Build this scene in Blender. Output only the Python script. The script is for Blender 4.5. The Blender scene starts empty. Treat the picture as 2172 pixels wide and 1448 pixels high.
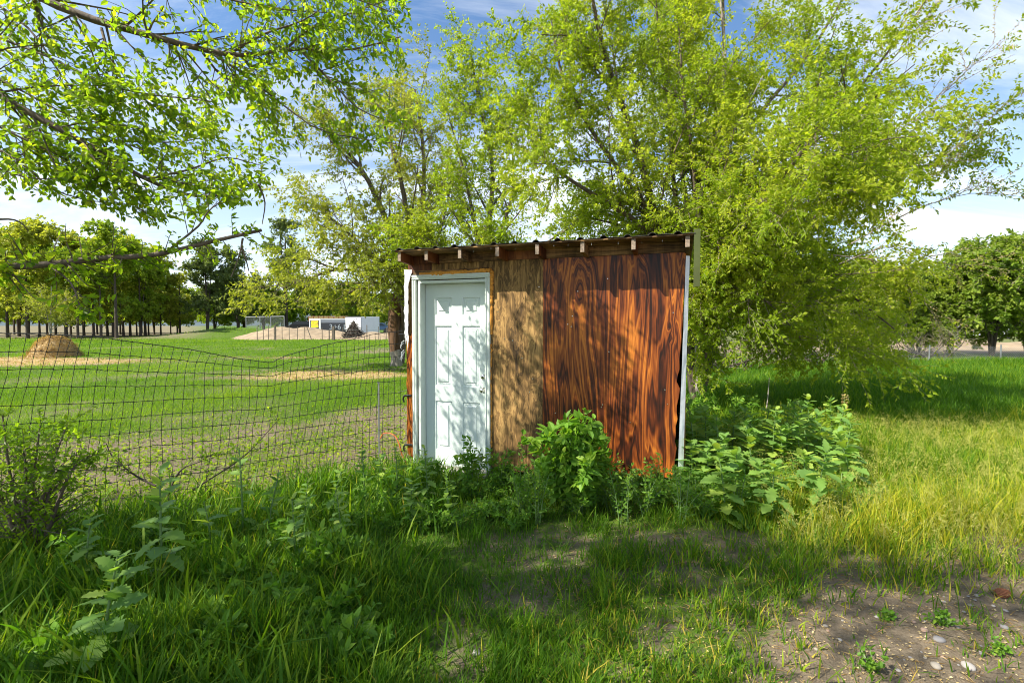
import bpy, bmesh, math
import numpy as np
from mathutils import Vector, Matrix

# ------------------------------------------------------------------ camera, sky, sun, exposure
SC = bpy.context.scene
COL = SC.collection
FPX, CX, CY = 1026.0, 1086.0, 724.0          # focal length and centre of the 2172 px wide photograph
CAMZ, PITCH = 1.6, math.radians(1.9)
cam = bpy.data.cameras.new('camera'); cam.lens = 17.0; cam.sensor_width = 36.0
cam.clip_start = 0.05; cam.clip_end = 8000
camo = bpy.data.objects.new('camera', cam); COL.objects.link(camo)
camo.location = (0, 0, CAMZ); camo.rotation_euler = (math.pi / 2 - PITCH, 0, 0)
SC.camera = camo

SUN_EL = math.radians(46.0)
SUN_H = np.array([-0.905, -0.425]); SUN_H = SUN_H / np.linalg.norm(SUN_H)
SUN_DIR = np.array([SUN_H[0] * math.cos(SUN_EL), SUN_H[1] * math.cos(SUN_EL), math.sin(SUN_EL)])

W = bpy.data.worlds.new('World'); SC.world = W; W.use_nodes = True
nt = W.node_tree; nt.nodes.clear()
def N(t, kind, **kw):
    n = t.nodes.new(kind)
    for k, v in kw.items():
        if k == 'inp':
            for kk, vv in v.items(): n.inputs[kk].default_value = vv
        else: setattr(n, k, v)
    return n
out = N(nt, 'ShaderNodeOutputWorld'); bg = N(nt, 'ShaderNodeBackground'); bg.inputs['Strength'].default_value = 0.095
sky = N(nt, 'ShaderNodeTexSky', sky_type='NISHITA', sun_disc=False)
sky.sun_elevation = SUN_EL
sky.sun_rotation = math.atan2(SUN_DIR[0], SUN_DIR[1])
sky.air_density = 1.0; sky.dust_density = 0.6; sky.ozone_density = 2.0
tc = N(nt, 'ShaderNodeTexCoord')
sep = N(nt, 'ShaderNodeSeparateXYZ'); nt.links.new(tc.outputs['Generated'], sep.inputs[0])
zc = N(nt, 'ShaderNodeMath', operation='ADD'); nt.links.new(sep.outputs['Z'], zc.inputs[0]); zc.inputs[1].default_value = 0.16
dx = N(nt, 'ShaderNodeMath', operation='DIVIDE'); nt.links.new(sep.outputs['X'], dx.inputs[0]); nt.links.new(zc.outputs[0], dx.inputs[1])
dy = N(nt, 'ShaderNodeMath', operation='DIVIDE'); nt.links.new(sep.outputs['Y'], dy.inputs[0]); nt.links.new(zc.outputs[0], dy.inputs[1])
cmb = N(nt, 'ShaderNodeCombineXYZ'); nt.links.new(dx.outputs[0], cmb.inputs[0]); nt.links.new(dy.outputs[0], cmb.inputs[1])
mp = N(nt, 'ShaderNodeMapping'); mp.inputs['Rotation'].default_value = (0, 0, 0.5); mp.inputs['Scale'].default_value = (0.55, 1.5, 1)
nt.links.new(cmb.outputs[0], mp.inputs[0])
n1 = N(nt, 'ShaderNodeTexNoise', inp={'Scale': 1.1, 'Detail': 9.0, 'Roughness': 0.62, 'Distortion': 0.7}); nt.links.new(mp.outputs[0], n1.inputs['Vector'])
rp = N(nt, 'ShaderNodeValToRGB'); nt.links.new(n1.outputs[0], rp.inputs[0])
rp.color_ramp.elements[0].position = 0.43; rp.color_ramp.elements[0].color = (0, 0, 0, 1)
rp.color_ramp.elements[1].position = 0.70; rp.color_ramp.elements[1].color = (0.9, 0.9, 0.9, 1)
# thin cirrus thickens towards the horizon
hz = N(nt, 'ShaderNodeMapRange'); nt.links.new(sep.outputs['Z'], hz.inputs[0])
hz.inputs[1].default_value = 0.02; hz.inputs[2].default_value = 0.42; hz.inputs[3].default_value = 1.0; hz.inputs[4].default_value = 0.0
ad = N(nt, 'ShaderNodeMath', operation='MULTIPLY_ADD'); nt.links.new(hz.outputs[0], ad.inputs[0]); ad.inputs[1].default_value = 0.54; nt.links.new(rp.outputs[0], ad.inputs[2])
ad.use_clamp = True
mx = N(nt, 'ShaderNodeMixRGB'); mx.inputs['Color2'].default_value = (6.2, 6.5, 6.8, 1)
hs = N(nt, 'ShaderNodeHueSaturation'); hs.inputs['Saturation'].default_value = 1.12; hs.inputs['Value'].default_value = 1.08
nt.links.new(sky.outputs[0], hs.inputs['Color'])
nt.links.new(ad.outputs[0], mx.inputs[0]); nt.links.new(hs.outputs[0], mx.inputs['Color1'])
nt.links.new(mx.outputs[0], bg.inputs[0]); nt.links.new(bg.outputs[0], out.inputs[0])

sl = bpy.data.lights.new('sun', 'SUN'); sl.energy = 5.0; sl.angle = math.radians(0.55); sl.color = (1.0, 0.94, 0.82)
so = bpy.data.objects.new('sun', sl); COL.objects.link(so)
so.rotation_euler = Vector(-SUN_DIR).to_track_quat('-Z', 'Y').to_euler(); so.location = (-20, -10, 30)
SC.view_settings.view_transform = 'Standard'; SC.view_settings.look = 'None'
SC.view_settings.exposure = 1.12; SC.view_settings.gamma = 1.0; SC.view_settings.use_curve_mapping = False
SC.render.engine = 'CYCLES'
SC.cycles.use_denoising = True; SC.cycles.filter_width = 1.0
SC.cycles.max_bounces = 8; SC.cycles.transparent_max_bounces = 8; SC.cycles.diffuse_bounces = 3; SC.cycles.transmission_bounces = 4

rng = np.random.default_rng(11)
def at(px, py, Y):
    """world point seen at photo pixel (px,py) at forward distance Y"""
    a = (px - CX) / FPX; b = (CY - py) / FPX
    cp, sp = math.cos(PITCH), math.sin(PITCH)
    d = np.array([a, cp + b * sp, -sp + b * cp])
    return np.array([0, 0, CAMZ]) + d * (Y / d[1])

# ------------------------------------------------------------------ mesh helpers
def mesh(name, verts, groups, smooth=False, tint=None, attrs=None):
    verts = np.asarray(verts, dtype=np.float32)
    me = bpy.data.meshes.new(name)
    me.vertices.add(len(verts)); me.vertices.foreach_set('co', verts.ravel())
    groups = [np.asarray(g, dtype=np.int32) for g in groups if len(g)]
    loops = np.concatenate([g.ravel() for g in groups])
    tot = np.concatenate([np.full(len(g), g.shape[1], dtype=np.int32) for g in groups])
    st = np.concatenate([[0], np.cumsum(tot)[:-1]]).astype(np.int32)
    me.loops.add(len(loops)); me.loops.foreach_set('vertex_index', loops)
    me.polygons.add(len(tot)); me.polygons.foreach_set('loop_start', st)
    me.polygons.foreach_set('use_smooth', np.full(len(tot), smooth, dtype=bool))
    if tint is not None:
        a = me.attributes.new('tint', 'FLOAT', 'POINT'); a.data.foreach_set('value', np.asarray(tint, dtype=np.float32))
    for k, v in (attrs or {}).items():
        a = me.attributes.new(k, 'FLOAT', 'POINT'); a.data.foreach_set('value', np.asarray(v, dtype=np.float32))
    me.update(calc_edges=True)
    return me

class MB:
    def __init__(s): s.v = []; s.f = {}; s.t = []; s.n = 0
    def add(s, v, groups, tint=0.5):
        v = np.asarray(v, dtype=np.float32).reshape(-1, 3)
        for g in groups:
            g = np.asarray(g, dtype=np.int64)
            if len(g): s.f.setdefault(g.shape[1], []).append(g + s.n)
        s.v.append(v); s.n += len(v)
        s.t.append(np.broadcast_to(np.asarray(tint, dtype=np.float32), (len(v),)))
    def box(s, x0, x1, y0, y1, z0, z1, tint=0.5):
        v = [(x, y, z) for z in (z0, z1) for y in (y0, y1) for x in (x0, x1)]
        s.add(v, [[(0, 2, 3, 1), (4, 5, 7, 6), (0, 1, 5, 4), (2, 6, 7, 3), (0, 4, 6, 2), (1, 3, 7, 5)]], tint)
    def me(s, name, smooth=False):
        return mesh(name, np.concatenate(s.v), [np.concatenate(g) for g in s.f.values()], smooth, np.concatenate(s.t))

def obj(name, me, mat=None, parent=None, loc=None, rz=None):
    o = bpy.data.objects.new(name, me); COL.objects.link(o)
    if mat is not None and len(me.materials) == 0: me.materials.append(mat)
    if parent is not None: o.parent = parent
    if loc is not None: o.location = loc
    if rz is not None: o.rotation_euler = (0, 0, rz)
    return o
def tag(o, label, cat, group=None, kind=None):
    if label: o['label'] = label
    if cat: o['category'] = cat
    if group: o['group'] = group
    if kind: o['kind'] = kind
    return o
def thing(name, label, cat, loc=(0, 0, 0), rz=0.0, group=None):
    o = bpy.data.objects.new(name, None); COL.objects.link(o); o.empty_display_size = 0.2
    o.location = loc; o.rotation_euler = (0, 0, rz)
    return tag(o, label, cat, group)
def copy_tree(o, parent=None):
    c = o.copy(); COL.objects.link(c); c.parent = parent
    for ch in list(o.children): copy_tree(ch, c)
    return c
def nrm(a): return a / np.maximum(np.linalg.norm(a, axis=-1, keepdims=True), 1e-9)

def tubes(P, R, sides=4):
    P = np.asarray(P, float); R = np.asarray(R, float)
    Nn, K, _ = P.shape
    T = np.empty_like(P); T[:, 1:-1] = P[:, 2:] - P[:, :-2]; T[:, 0] = P[:, 1] - P[:, 0]; T[:, -1] = P[:, -1] - P[:, -2]
    T = nrm(T)
    m = nrm(T.mean(1))
    ref = np.where(np.abs(m[:, 2:3]) > 0.75, np.array([[1.0, 0.13, 0]]), np.array([[0.05, 0.1, 1.0]]))
    A = nrm(np.cross(T, ref[:, None, :])); B = np.cross(T, A)
    a = np.arange(sides) * 2 * np.pi / sides
    ring = P[:, :, None, :] + R[:, :, None, None] * (np.cos(a)[None, None, :, None] * A[:, :, None, :] + np.sin(a)[None, None, :, None] * B[:, :, None, :])
    v = ring.reshape(-1, 3)
    n = np.arange(Nn)[:, None, None] * K * sides; k = np.arange(K - 1)[None, :, None] * sides; s = np.arange(sides)[None, None, :]
    s2 = (s + 1) % sides
    f = np.stack([n + k + s, n + k + s2, n + k + sides + s2, n + k + sides + s], -1).reshape(-1, 4)
    return v, f

def leaves_diamond(pos, d, n, L, Wd):
    d = nrm(d); s = nrm(np.cross(d, n)); n2 = np.cross(s, d)
    L = L[:, None]; Wd = Wd[:, None]
    v = np.stack([pos, pos + d * L * .45 + s * Wd * .5 + n2 * Wd * .12, pos + d * L - n2 * L * .08, pos + d * L * .45 - s * Wd * .5 + n2 * Wd * .12], 1)
    b = np.arange(len(pos))[:, None] * 4
    f = np.concatenate([b + np.array([[0, 1, 2]]), b + np.array([[0, 2, 3]])])
    return v.reshape(-1, 3), f
def leaves_oval(pos, d, n, L, Wd):
    d = nrm(d); s = nrm(np.cross(d, n)); n2 = np.cross(s, d)
    L = L[:, None]; Wd = Wd[:, None]
    q = lambda t, w, h: pos + d * L * t + s * Wd * w + n2 * (Wd * h - L * .12 * t * t)
    v = np.stack([q(0, 0, 0), q(.28, .46, .14), q(.66, .40, .12), q(1, 0, 0), q(.66, -.40, .12), q(.28, -.46, .14)], 1)
    b = np.arange(len(pos))[:, None] * 6
    f = np.concatenate([b + np.array([[0, 1, 2, 3]]), b + np.array([[0, 3, 4, 5]])])
    return v.reshape(-1, 3), f

def rs(P, K):
    """resample one polyline of points to K smooth points (Catmull-Rom)"""
    P = np.asarray(P, float)
    n = len(P); Q = np.vstack([2 * P[0] - P[1], P, 2 * P[-1] - P[-2]])
    t = np.linspace(0, n - 1 - 1e-6, K); i = t.astype(int); u = (t - i)[:, None]
    p0, p1, p2, p3 = Q[i], Q[i + 1], Q[i + 2], Q[i + 3]
    return .5 * (2 * p1 + (p2 - p0) * u + (2 * p0 - 5 * p1 + 4 * p2 - p3) * u * u + (3 * p1 - p0 - 3 * p2 + p3) * u ** 3)

def spawn(P, R, n, t0, t1, ang, ln, K, up=0.0, droop=0.0, wander=0.1, rad=0.55, rmin=0.002, bias=None, g=None):
    g = g or rng
    N0, Kp, _ = P.shape
    n = np.asarray(n)
    idx = np.repeat(np.arange(N0), n) if n.ndim else np.repeat(np.arange(N0), int(n))
    M = len(idx)
    t = t0 + (t1 - t0) * g.random(M)
    x = t * (Kp - 1); i = np.minimum(x.astype(int), Kp - 2); u = (x - i)[:, None]
    p = P[idx, i] * (1 - u) + P[idx, i + 1] * u
    r = (R[idx, i] * (1 - u[:, 0]) + R[idx, i + 1] * u[:, 0])
    T = nrm(P[idx, i + 1] - P[idx, i])
    pr = g.normal(size=(M, 3)); pr = nrm(pr - (pr * T).sum(1, keepdims=True) * T)
    a = np.radians(ang[0] + (ang[1] - ang[0]) * g.random(M))[:, None]
    d = np.cos(a) * T + np.sin(a) * pr; d[:, 2] += up
    if bias is not None: d += np.asarray(bias)
    d = nrm(d)
    L = (ln[0] + (ln[1] - ln[0]) * g.random(M)) * (1.15 - .5 * t)
    step = (L / (K - 1))[:, None]
    Q = np.empty((M, K, 3)); Q[:, 0] = p
    for k in range(1, K):
        d = d + g.normal(size=(M, 3)) * wander; d[:, 2] -= droop; d = nrm(d)
        Q[:, k] = Q[:, k - 1] + d * step
    rb = np.maximum(r * rad, rmin)
    RR = rb[:, None] * np.linspace(1, .3, K)[None, :]
    RR = np.maximum(RR, rmin * .5)
    return Q, RR, idx

def twig_leaves(P, per, L, aspect, g, spread=1.0, hang=0.25, kind='diamond', t0=.1, clump=None, flat=.6):
    """alternate leaves along twigs; returns verts, faces, tint"""
    Nn, K, _ = P.shape
    idx = np.repeat(np.arange(Nn), per); M = len(idx)
    t = t0 + (1 - t0) * (np.tile(np.arange(per), Nn) + g.random(M)) / per
    t = np.clip(t, 0, .999)
    x = t * (K - 1); i = x.astype(int); u = (x - i)[:, None]
    p = P[idx, i] * (1 - u) + P[idx, i + 1] * u
    T = nrm(P[idx, i + 1] - P[idx, i])
    pr = g.normal(size=(M, 3)); pr = nrm(pr - (pr * T).sum(1, keepdims=True) * T)
    d = nrm(T * .55 + pr * spread); d[:, 2] -= hang; d = nrm(d)
    n = g.normal(size=(M, 3)) * (1 - flat); n[:, 2] += flat; n = nrm(n)
    ll = (L[0] + (L[1] - L[0]) * g.random(M)); w = ll * aspect * (.8 + .4 * g.random(M))
    v, f = (leaves_diamond if kind == 'diamond' else leaves_oval)(p, d, n, ll, w)
    ct = g.random(Nn) if clump is None else clump
    ti = np.clip(.55 * ct[idx] + .45 * g.random(M), 0, 1)
    return v, f, np.repeat(ti, 4 if kind == 'diamond' else 6), (p, d, n, ll, w, ti)

# lattice noise
_tab = np.random.default_rng(3).random((256, 256))
def vn(x, y):
    xi = np.floor(x).astype(int); yi = np.floor(y).astype(int)
    u = x - xi; v = y - yi; u = u * u * (3 - 2 * u); v = v * v * (3 - 2 * v)
    a = _tab[xi & 255, yi & 255]; b = _tab[(xi + 1) & 255, yi & 255]; c = _tab[xi & 255, (yi + 1) & 255]; d = _tab[(xi + 1) & 255, (yi + 1) & 255]
    return (a * (1 - u) + b * u) * (1 - v) + (c * (1 - u) + d * u) * v
def fbm(x, y, o=4):
    s = 0; a = .5; t = 0
    for k in range(o):
        s = s + a * vn(x * 2 ** k + 17.3 * k, y * 2 ** k + 9.1 * k); t += a; a *= .5
    return s / t

# ------------------------------------------------------------------ materials
def newmat(name):
    m = bpy.data.materials.new(name); m.use_nodes = True
    t = m.node_tree; t.nodes.clear()
    o = N(t, 'ShaderNodeOutputMaterial'); b = N(t, 'ShaderNodeBsdfPrincipled'); t.links.new(b.outputs[0], o.inputs[0])
    return m, t, b, o
def ramp(t, src, stops):
    r = N(t, 'ShaderNodeValToRGB'); t.links.new(src, r.inputs[0])
    e = r.color_ramp.elements
    while len(e) < len(stops): e.new(0.5)
    for k, (p, c) in enumerate(stops): e[k].position = p; e[k].color = (*c, 1)
    return r.outputs[0]
def attr(t, name): return N(t, 'ShaderNodeAttribute', attribute_name=name).outputs['Fac']
def noise(t, scale, detail=4.0, rough=.55, vec=None, dist=0.0, sc=None, space='Object'):
    n = N(t, 'ShaderNodeTexNoise', inp={'Scale': scale, 'Detail': detail, 'Roughness': rough, 'Distortion': dist})
    if vec is None: vec = N(t, 'ShaderNodeTexCoord').outputs[space]
    if sc is not None:
        m = N(t, 'ShaderNodeMapping'); m.inputs['Scale'].default_value = sc; t.links.new(vec, m.inputs[0]); vec = m.outputs[0]
    t.links.new(vec, n.inputs['Vector'])
    return n.outputs[0]
def mixc(t, f, a, b, mode='MIX'):
    m = N(t, 'ShaderNodeMixRGB', blend_type=mode)
    for s, k in ((f, 0), (a, 1), (b, 2)):
        if isinstance(s, (int, float)): m.inputs[k].default_value = s
        elif isinstance(s, tuple): m.inputs[k].default_value = (*s, 1)
        else: t.links.new(s, m.inputs[k])
    return m.outputs[0]
def math_(t, op, a, b=None, clamp=False):
    m = N(t, 'ShaderNodeMath', operation=op); m.use_clamp = clamp
    for s, k in ((a, 0), (b, 1)):
        if s is None: continue
        if isinstance(s, (int, float)): m.inputs[k].default_value = s
        else: t.links.new(s, m.inputs[k])
    return m.outputs[0]
def bump(t, b, h, strength=.4, dist=.01):
    n = N(t, 'ShaderNodeBump', inp={'Strength': strength, 'Distance': dist}); t.links.new(h, n.inputs['Height']); t.links.new(n.outputs[0], b.inputs['Normal'])

def leaf_mat(name, stops, trans=.4, tcol=1.35, rough=.5, spec=.35):
    m, t, b, o = newmat(name)
    c = ramp(t, attr(t, 'tint'), stops)
    t.links.new(c, b.inputs['Base Color']); b.inputs['Roughness'].default_value = rough; b.inputs['Specular IOR Level'].default_value = spec
    tr = N(t, 'ShaderNodeBsdfTranslucent')
    c2 = mixc(t, 1.0, c, (tcol * 1.08, tcol * 1.08, .40 * tcol), 'MULTIPLY'); t.links.new(c2, tr.inputs['Color'])
    mxs = N(t, 'ShaderNodeMixShader'); mxs.inputs[0].default_value = trans
    t.links.new(b.outputs[0], mxs.inputs[1]); t.links.new(tr.outputs[0], mxs.inputs[2]); t.links.new(mxs.outputs[0], o.inputs[0])
    return m
def plain(name, col, rough=.6, metal=0.0, var=.0, scale=8.0, spec=.4):
    m, t, b, o = newmat(name)
    b.inputs['Roughness'].default_value = rough; b.inputs['Metallic'].default_value = metal; b.inputs['Specular IOR Level'].default_value = spec
    if var > 0:
        n = noise(t, scale, 5.0, .6)
        c = ramp(t, n, [(.25, tuple(x * (1 - var) for x in col)), (.75, tuple(min(1, x * (1 + var)) for x in col))])
        t.links.new(c, b.inputs['Base Color']); bump(t, b, n, .25, .01)
    else: b.inputs['Base Color'].default_value = (*col, 1)
    return m
def bark_mat(name, c0, c1, scale=14.0):
    m, t, b, o = newmat(name)
    n = noise(t, scale, 6.0, .65, sc=(1, 1, .25))
    t.links.new(ramp(t, n, [(.3, c0), (.7, c1)]), b.inputs['Base Color']); b.inputs['Roughness'].default_value = .85
    bump(t, b, n, .7, .02)
    return m

M = {}
M['leaf_over'] = leaf_mat('leaf_over', [(0, (.070, .145, .008)), (.5, (.16, .25, .016)), (1, (.33, .38, .030))], .62, 2.0, .42, .3)
M['leaf_elm'] = leaf_mat('leaf_elm', [(0, (.11, .19, .008)), (.5, (.24, .325, .018)), (1, (.44, .46, .055))], .54, 1.5, .5, .2)
M['leaf_pale'] = leaf_mat('leaf_pale', [(0, (.13, .18, .020)), (.5, (.26, .30, .036)), (1, (.42, .42, .085))], .5, 1.4, .5, .2)
M['leaf_grove'] = leaf_mat('leaf_grove', [(0, (.085, .15, .012)), (.5, (.18, .265, .022)), (1, (.33, .38, .040))], .48, 1.5, .5, .2)
M['leaf_grey'] = leaf_mat('leaf_grey', [(0, (.065, .105, .032)), (.5, (.13, .18, .050)), (1, (.24, .28, .090))], .4, 1.3)
M['leaf_thorn'] = leaf_mat('leaf_thorn', [(0, (.065, .13, .014)), (.5, (.16, .24, .026)), (1, (.31, .37, .055))], .45, 1.4, .5, .2)
M['leaf_weed'] = leaf_mat('leaf_weed', [(0, (.06, .16, .012)), (.5, (.125, .265, .024)), (1, (.25, .36, .045))], .44, 1.5, .5, .3)
M['leaf_bush'] = leaf_mat('leaf_bush', [(0, (.075, .18, .014)), (.5, (.15, .30, .028)), (1, (.29, .41, .05))], .44, 1.5, .5, .3)
M['leaf_thistle'] = leaf_mat('leaf_thistle', [(0, (.12, .25, .060)), (.5, (.22, .36, .070)), (1, (.36, .46, .080))], .42, 1.4, .5, .3)
M['grass'] = leaf_mat('grass', [(0, (.032, .100, .007)), (.45, (.085, .195, .011)), (.8, (.24, .335, .018)), (.93, (.44, .42, .035)), (1, (.46, .33, .07))], .5, 1.5, .55, .2)
M['grass_field'] = leaf_mat('grass_field', [(0, (.065, .16, .008)), (.5, (.15, .27, .012)), (1, (.32, .38, .030))], .45, 1.4, .6, .15)
M['panicle'] = leaf_mat('panicle', [(0, (.34, .36, .08)), (.5, (.50, .48, .13)), (1, (.62, .55, .22))], .45, 1.3, .6, .2)
M['samara'] = leaf_mat('samara', [(0, (.42, .30, .12)), (1, (.70, .58, .34))], .4, 1.2, .6, .2)
M['bark'] = bark_mat('bark', (.055, .040, .028), (.19, .145, .105))
M['bark_pale'] = bark_mat('bark_pale', (.17, .14, .115), (.42, .37, .31))
M['bark_dark'] = bark_mat('bark_dark', (.030, .022, .016), (.10, .075, .055))
M['twig'] = bark_mat('twig', (.15, .12, .085), (.38, .32, .24), 30)
M['stem'] = plain('stem', (.12, .20, .06), .5, 0, .25, 30)
M['white_door'] = None
def ply_mat(name, stops, nscale, freq, knot, rough=.45, streak=.35, seed=0.0, sx=(2.2, 1, .30), band=.30):
    m, t, b, o = newmat(name)
    vec = N(t, 'ShaderNodeTexCoord').outputs['Object']
    mp_ = N(t, 'ShaderNodeMapping'); mp_.inputs['Location'].default_value = (seed, seed * .7, seed * 1.3); t.links.new(vec, mp_.inputs[0]); vec = mp_.outputs[0]
    n1 = noise(t, nscale, 3.5, .45, vec, .6, sx)
    vm = N(t, 'ShaderNodeMapping'); vm.inputs['Scale'].default_value = (3.6, .01, 2.0); t.links.new(vec, vm.inputs[0])
    vo = N(t, 'ShaderNodeTexVoronoi', inp={'Scale': 1.0, 'Randomness': 1.0}); t.links.new(vm.outputs[0], vo.inputs['Vector'])
    mr = N(t, 'ShaderNodeMapRange', interpolation_type='SMOOTHSTEP'); t.links.new(vo.outputs['Distance'], mr.inputs[0])
    mr.inputs[1].default_value = 0.0; mr.inputs[2].default_value = .16; mr.inputs[3].default_value = 1.0; mr.inputs[4].default_value = 0.0
    h = math_(t, 'ADD', math_(t, 'MULTIPLY', n1, freq), math_(t, 'MULTIPLY', mr.outputs[0], knot * 5.0))
    s = math_(t, 'MULTIPLY_ADD', math_(t, 'SINE', h), .5); s.node.inputs[2].default_value = .5
    st = noise(t, 1.0, 5.0, .7, vec, .4, (70, 70, 3.0)); st2 = noise(t, 1.0, 3.0, .6, vec, .8, (16, 16, .9))
    s3 = math_(t, 'SINE', math_(t, 'ADD', math_(t, 'MULTIPLY', h, 3.3), math_(t, 'MULTIPLY', st2, 5.0)))
    big = noise(t, 1.6, 4.0, .6, vec, .3, (2.6, 1, .55))
    f = math_(t, 'ADD', math_(t, 'MULTIPLY', s, band), math_(t, 'MULTIPLY', st, streak))
    f = math_(t, 'ADD', f, math_(t, 'MULTIPLY', math_(t, 'SUBTRACT', st2, .5), .38))
    f = math_(t, 'ADD', f, math_(t, 'MULTIPLY', s3, .085))
    f = math_(t, 'ADD', f, math_(t, 'MULTIPLY', math_(t, 'SUBTRACT', big, .40), 1.35))
    c = ramp(t, f, stops)
    kd = N(t, 'ShaderNodeMapRange', interpolation_type='SMOOTHSTEP'); t.links.new(vo.outputs['Distance'], kd.inputs[0])
    kd.inputs[1].default_value = .03; kd.inputs[2].default_value = .085; kd.inputs[3].default_value = knot * .85; kd.inputs[4].default_value = 0.0
    c = mixc(t, kd.outputs[0], c, (.012, .006, .004))
    t.links.new(c, b.inputs['Base Color']); b.inputs['Roughness'].default_value = rough; b.inputs['Specular IOR Level'].default_value = .3
    bump(t, b, math_(t, 'ADD', math_(t, 'MULTIPLY', s, .5), st), .35, .004)
    return m
M['ply_orange'] = ply_mat('ply_orange', [(.22, (.012, .005, .003)), (.42, (.062, .014, .004)), (.62, (.19, .046, .008)), (.94, (.48, .155, .020))], 1.7, 84, 1.0, .42, .50, 2.3, (2.3, 1, .28), .33)
M['ply_brown'] = ply_mat('ply_brown', [(.20, (.030, .017, .007)), (.42, (.095, .054, .018)), (.66, (.21, .118, .038)), (.92, (.42, .25, .085))], 6.0, 26, .6, .7, .70, 7.1, (2.6, 1, .6), .26)
M['wood_old'] = ply_mat('wood_old', [(.15, (.035, .020, .009)), (.5, (.13, .072, .028)), (.9, (.33, .19, .075))], 2.2, 40, .5, .75, .5, 4.0, (.5, 1, 4.0))
M['wood_red'] = ply_mat('wood_red', [(.15, (.035, .010, .004)), (.5, (.12, .036, .010)), (.9, (.27, .10, .025))], 2.2, 40, .5, .6, .5, 9.0)
M['end_grain'] = plain('end_grain', (.26, .20, .15), .9, 0, .4, 60)
M['white_door'] = plain('white_door', (.60, .675, .65), .38, 0, .04, 3)
M['white_trim'] = plain('white_trim', (.56, .62, .56), .5, 0, .08, 9)
M['wrap'] = plain('wrap', (.72, .74, .74), .55, 0, .10, 14)
M['foam'] = plain('foam', (.62, .27, .04), .8, 0, .35, 40)
M['metal'] = plain('metal', (.62, .60, .56), .25, 1.0)
M['roof_metal'] = plain('roof_metal', (.22, .215, .20), .45, .7, .35, 6)
M['olive'] = plain('olive', (.070, .085, .022), .45, .2, .2, 5)
M['black'] = plain('black', (.015, .015, .016), .5)
M['wire'] = plain('wire', (.018, .020, .019), .55, .3)
M['galv'] = plain('galv', (.30, .31, .32), .5, .7, .2, 4)
M['concrete'] = plain('concrete', (.42, .38, .33), .85, 0, .25, 12)
M['orange_cord'] = plain('orange_cord', (.50, .11, .02), .5)
M['straw'] = leaf_mat('straw', [(0, (.20, .115, .038)), (.5, (.40, .26, .10)), (1, (.60, .44, .21))], .25, 1.1, .6, .2)
M['hay'] = plain('hay', (.36, .25, .11), .9, 0, .4, 5)
M['post_wood'] = bark_mat('post_wood', (.06, .045, .035), (.20, .16, .12))
M['stone'] = plain('stone', (.33, .29, .25), .8, 0, .3, 20)

# ------------------------------------------------------------------ ground
FA = np.array([-1.22, 5.43]); FB = np.array([-3.80, 3.60])
FD = (FB - FA) / np.linalg.norm(FB - FA); FN = np.array([FD[1], -FD[0]])
if FN[1] < 0: FN = -FN
TH = math.radians(19.0); SO = np.array([-1.0, 5.38]); SW = np.array([math.cos(TH), -math.sin(TH)]); SB = np.array([math.sin(TH), math.cos(TH)])
def sl(x, y): return (x - SO[0]) * SW[0] + (y - SO[1]) * SW[1], (x - SO[0]) * SB[0] + (y - SO[1]) * SB[1]
def fence_d(x, y): return (x - FA[0]) * FN[0] + (y - FA[1]) * FN[1]
def sm(e0, e1, x): u = np.clip((x - e0) / (e1 - e0), 0, 1); return u * u * (3 - 2 * u)
def ell(x, y, cx, cy, rx, ry): return np.exp(-(((x - cx) / rx) ** 2 + ((y - cy) / ry) ** 2) ** 2)
def is_field(x, y):
    s, b = sl(x, y)
    return sm(-.1, .1, fence_d(x, y)) * sm(.35, .1, s)
def straw_mask(x, y):
    w = (fbm(x * .9, y * .9) - .5) * 3.0
    r = ell(x + w, y + w * .5, -24.5, 21.2, 8.5, 3.0)
    r = np.maximum(r, .75 * ell(x + w, y, -10.5, 23.5, 2.2, .7)); r = np.maximum(r, .65 * ell(x + w, y, -13.8, 24.5, 1.4, .6))
    r = np.maximum(r, .75 * ell(x + w, y + w * .4, -5.8, 15.6, 3.1, 1.7))
    return np.clip(r, 0, 1)
def cover(x, y):
    """share of the soil hidden by green"""
    f = is_field(x, y); d = fence_d(x, y)
    n = fbm(x * 1.1 + 40, y * 1.1); n2 = fbm(x * .35 + 7, y * .35 + 3)
    gf = np.clip(.17 + .70 * sm(.8, 6.0, d) + 1.0 * (n - .5) + .8 * (n2 - .5), .08, 1)
    gf = gf * (1 - .9 * straw_mask(x, y)) * (1 - .6 * sm(.62, .72, n2) * sm(14, 20, y))
    nf = fbm(x * 1.7 + 11, y * 1.7 + 5)
    bare = sm(-.15, .35, x - (1.12 + (y - 2.2) * .95)) * sm(3.25, 2.75, y + (nf - .5) * 1.2)
    mid = sm(-1.3, .1, x) * sm(4.3, 3.4, y)
    gn = 1 - mid * (.22 + .38 * sm(.35, .60, .5 * nf + .5 * fbm(x * 6 + 2, y * 6 + 9)))
    gn = gn * (1 - bare * (.80 + .16 * sm(.4, .55, fbm(x * 5 + 1, y * 5))))
    gn = gn * (1 - .9 * sm(26, 30, y))
    g = f * gf + (1 - f) * gn
    far = sm(30, 46, y)
    grove = sm(53, 57, y) * sm(-.60, -.66, x / np.maximum(y, 1))
    return np.clip((g * (1 - far) + far * np.where(x < 3, .85, .6)) * (1 - .5 * grove), 0, 1)
def hfun(x, y):
    near = 1 / (1 + (np.maximum(np.abs(x) - 8, 0) / 20) ** 2 + (np.maximum(y - 14, 0) / 30) ** 2)
    h = .09 * (fbm(x * .7, y * .7 + 31) - .5) * near + .035 * (fbm(x * 4.5, y * 4.5, 3) - .5) * near
    h = h + 1.35 * np.exp(-((x + 36) / 7.5) ** 2 - ((y - 63) / 5) ** 2)
    return h
def gz(x, y): return float(hfun(np.array([x]), np.array([y]))[0])

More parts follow.
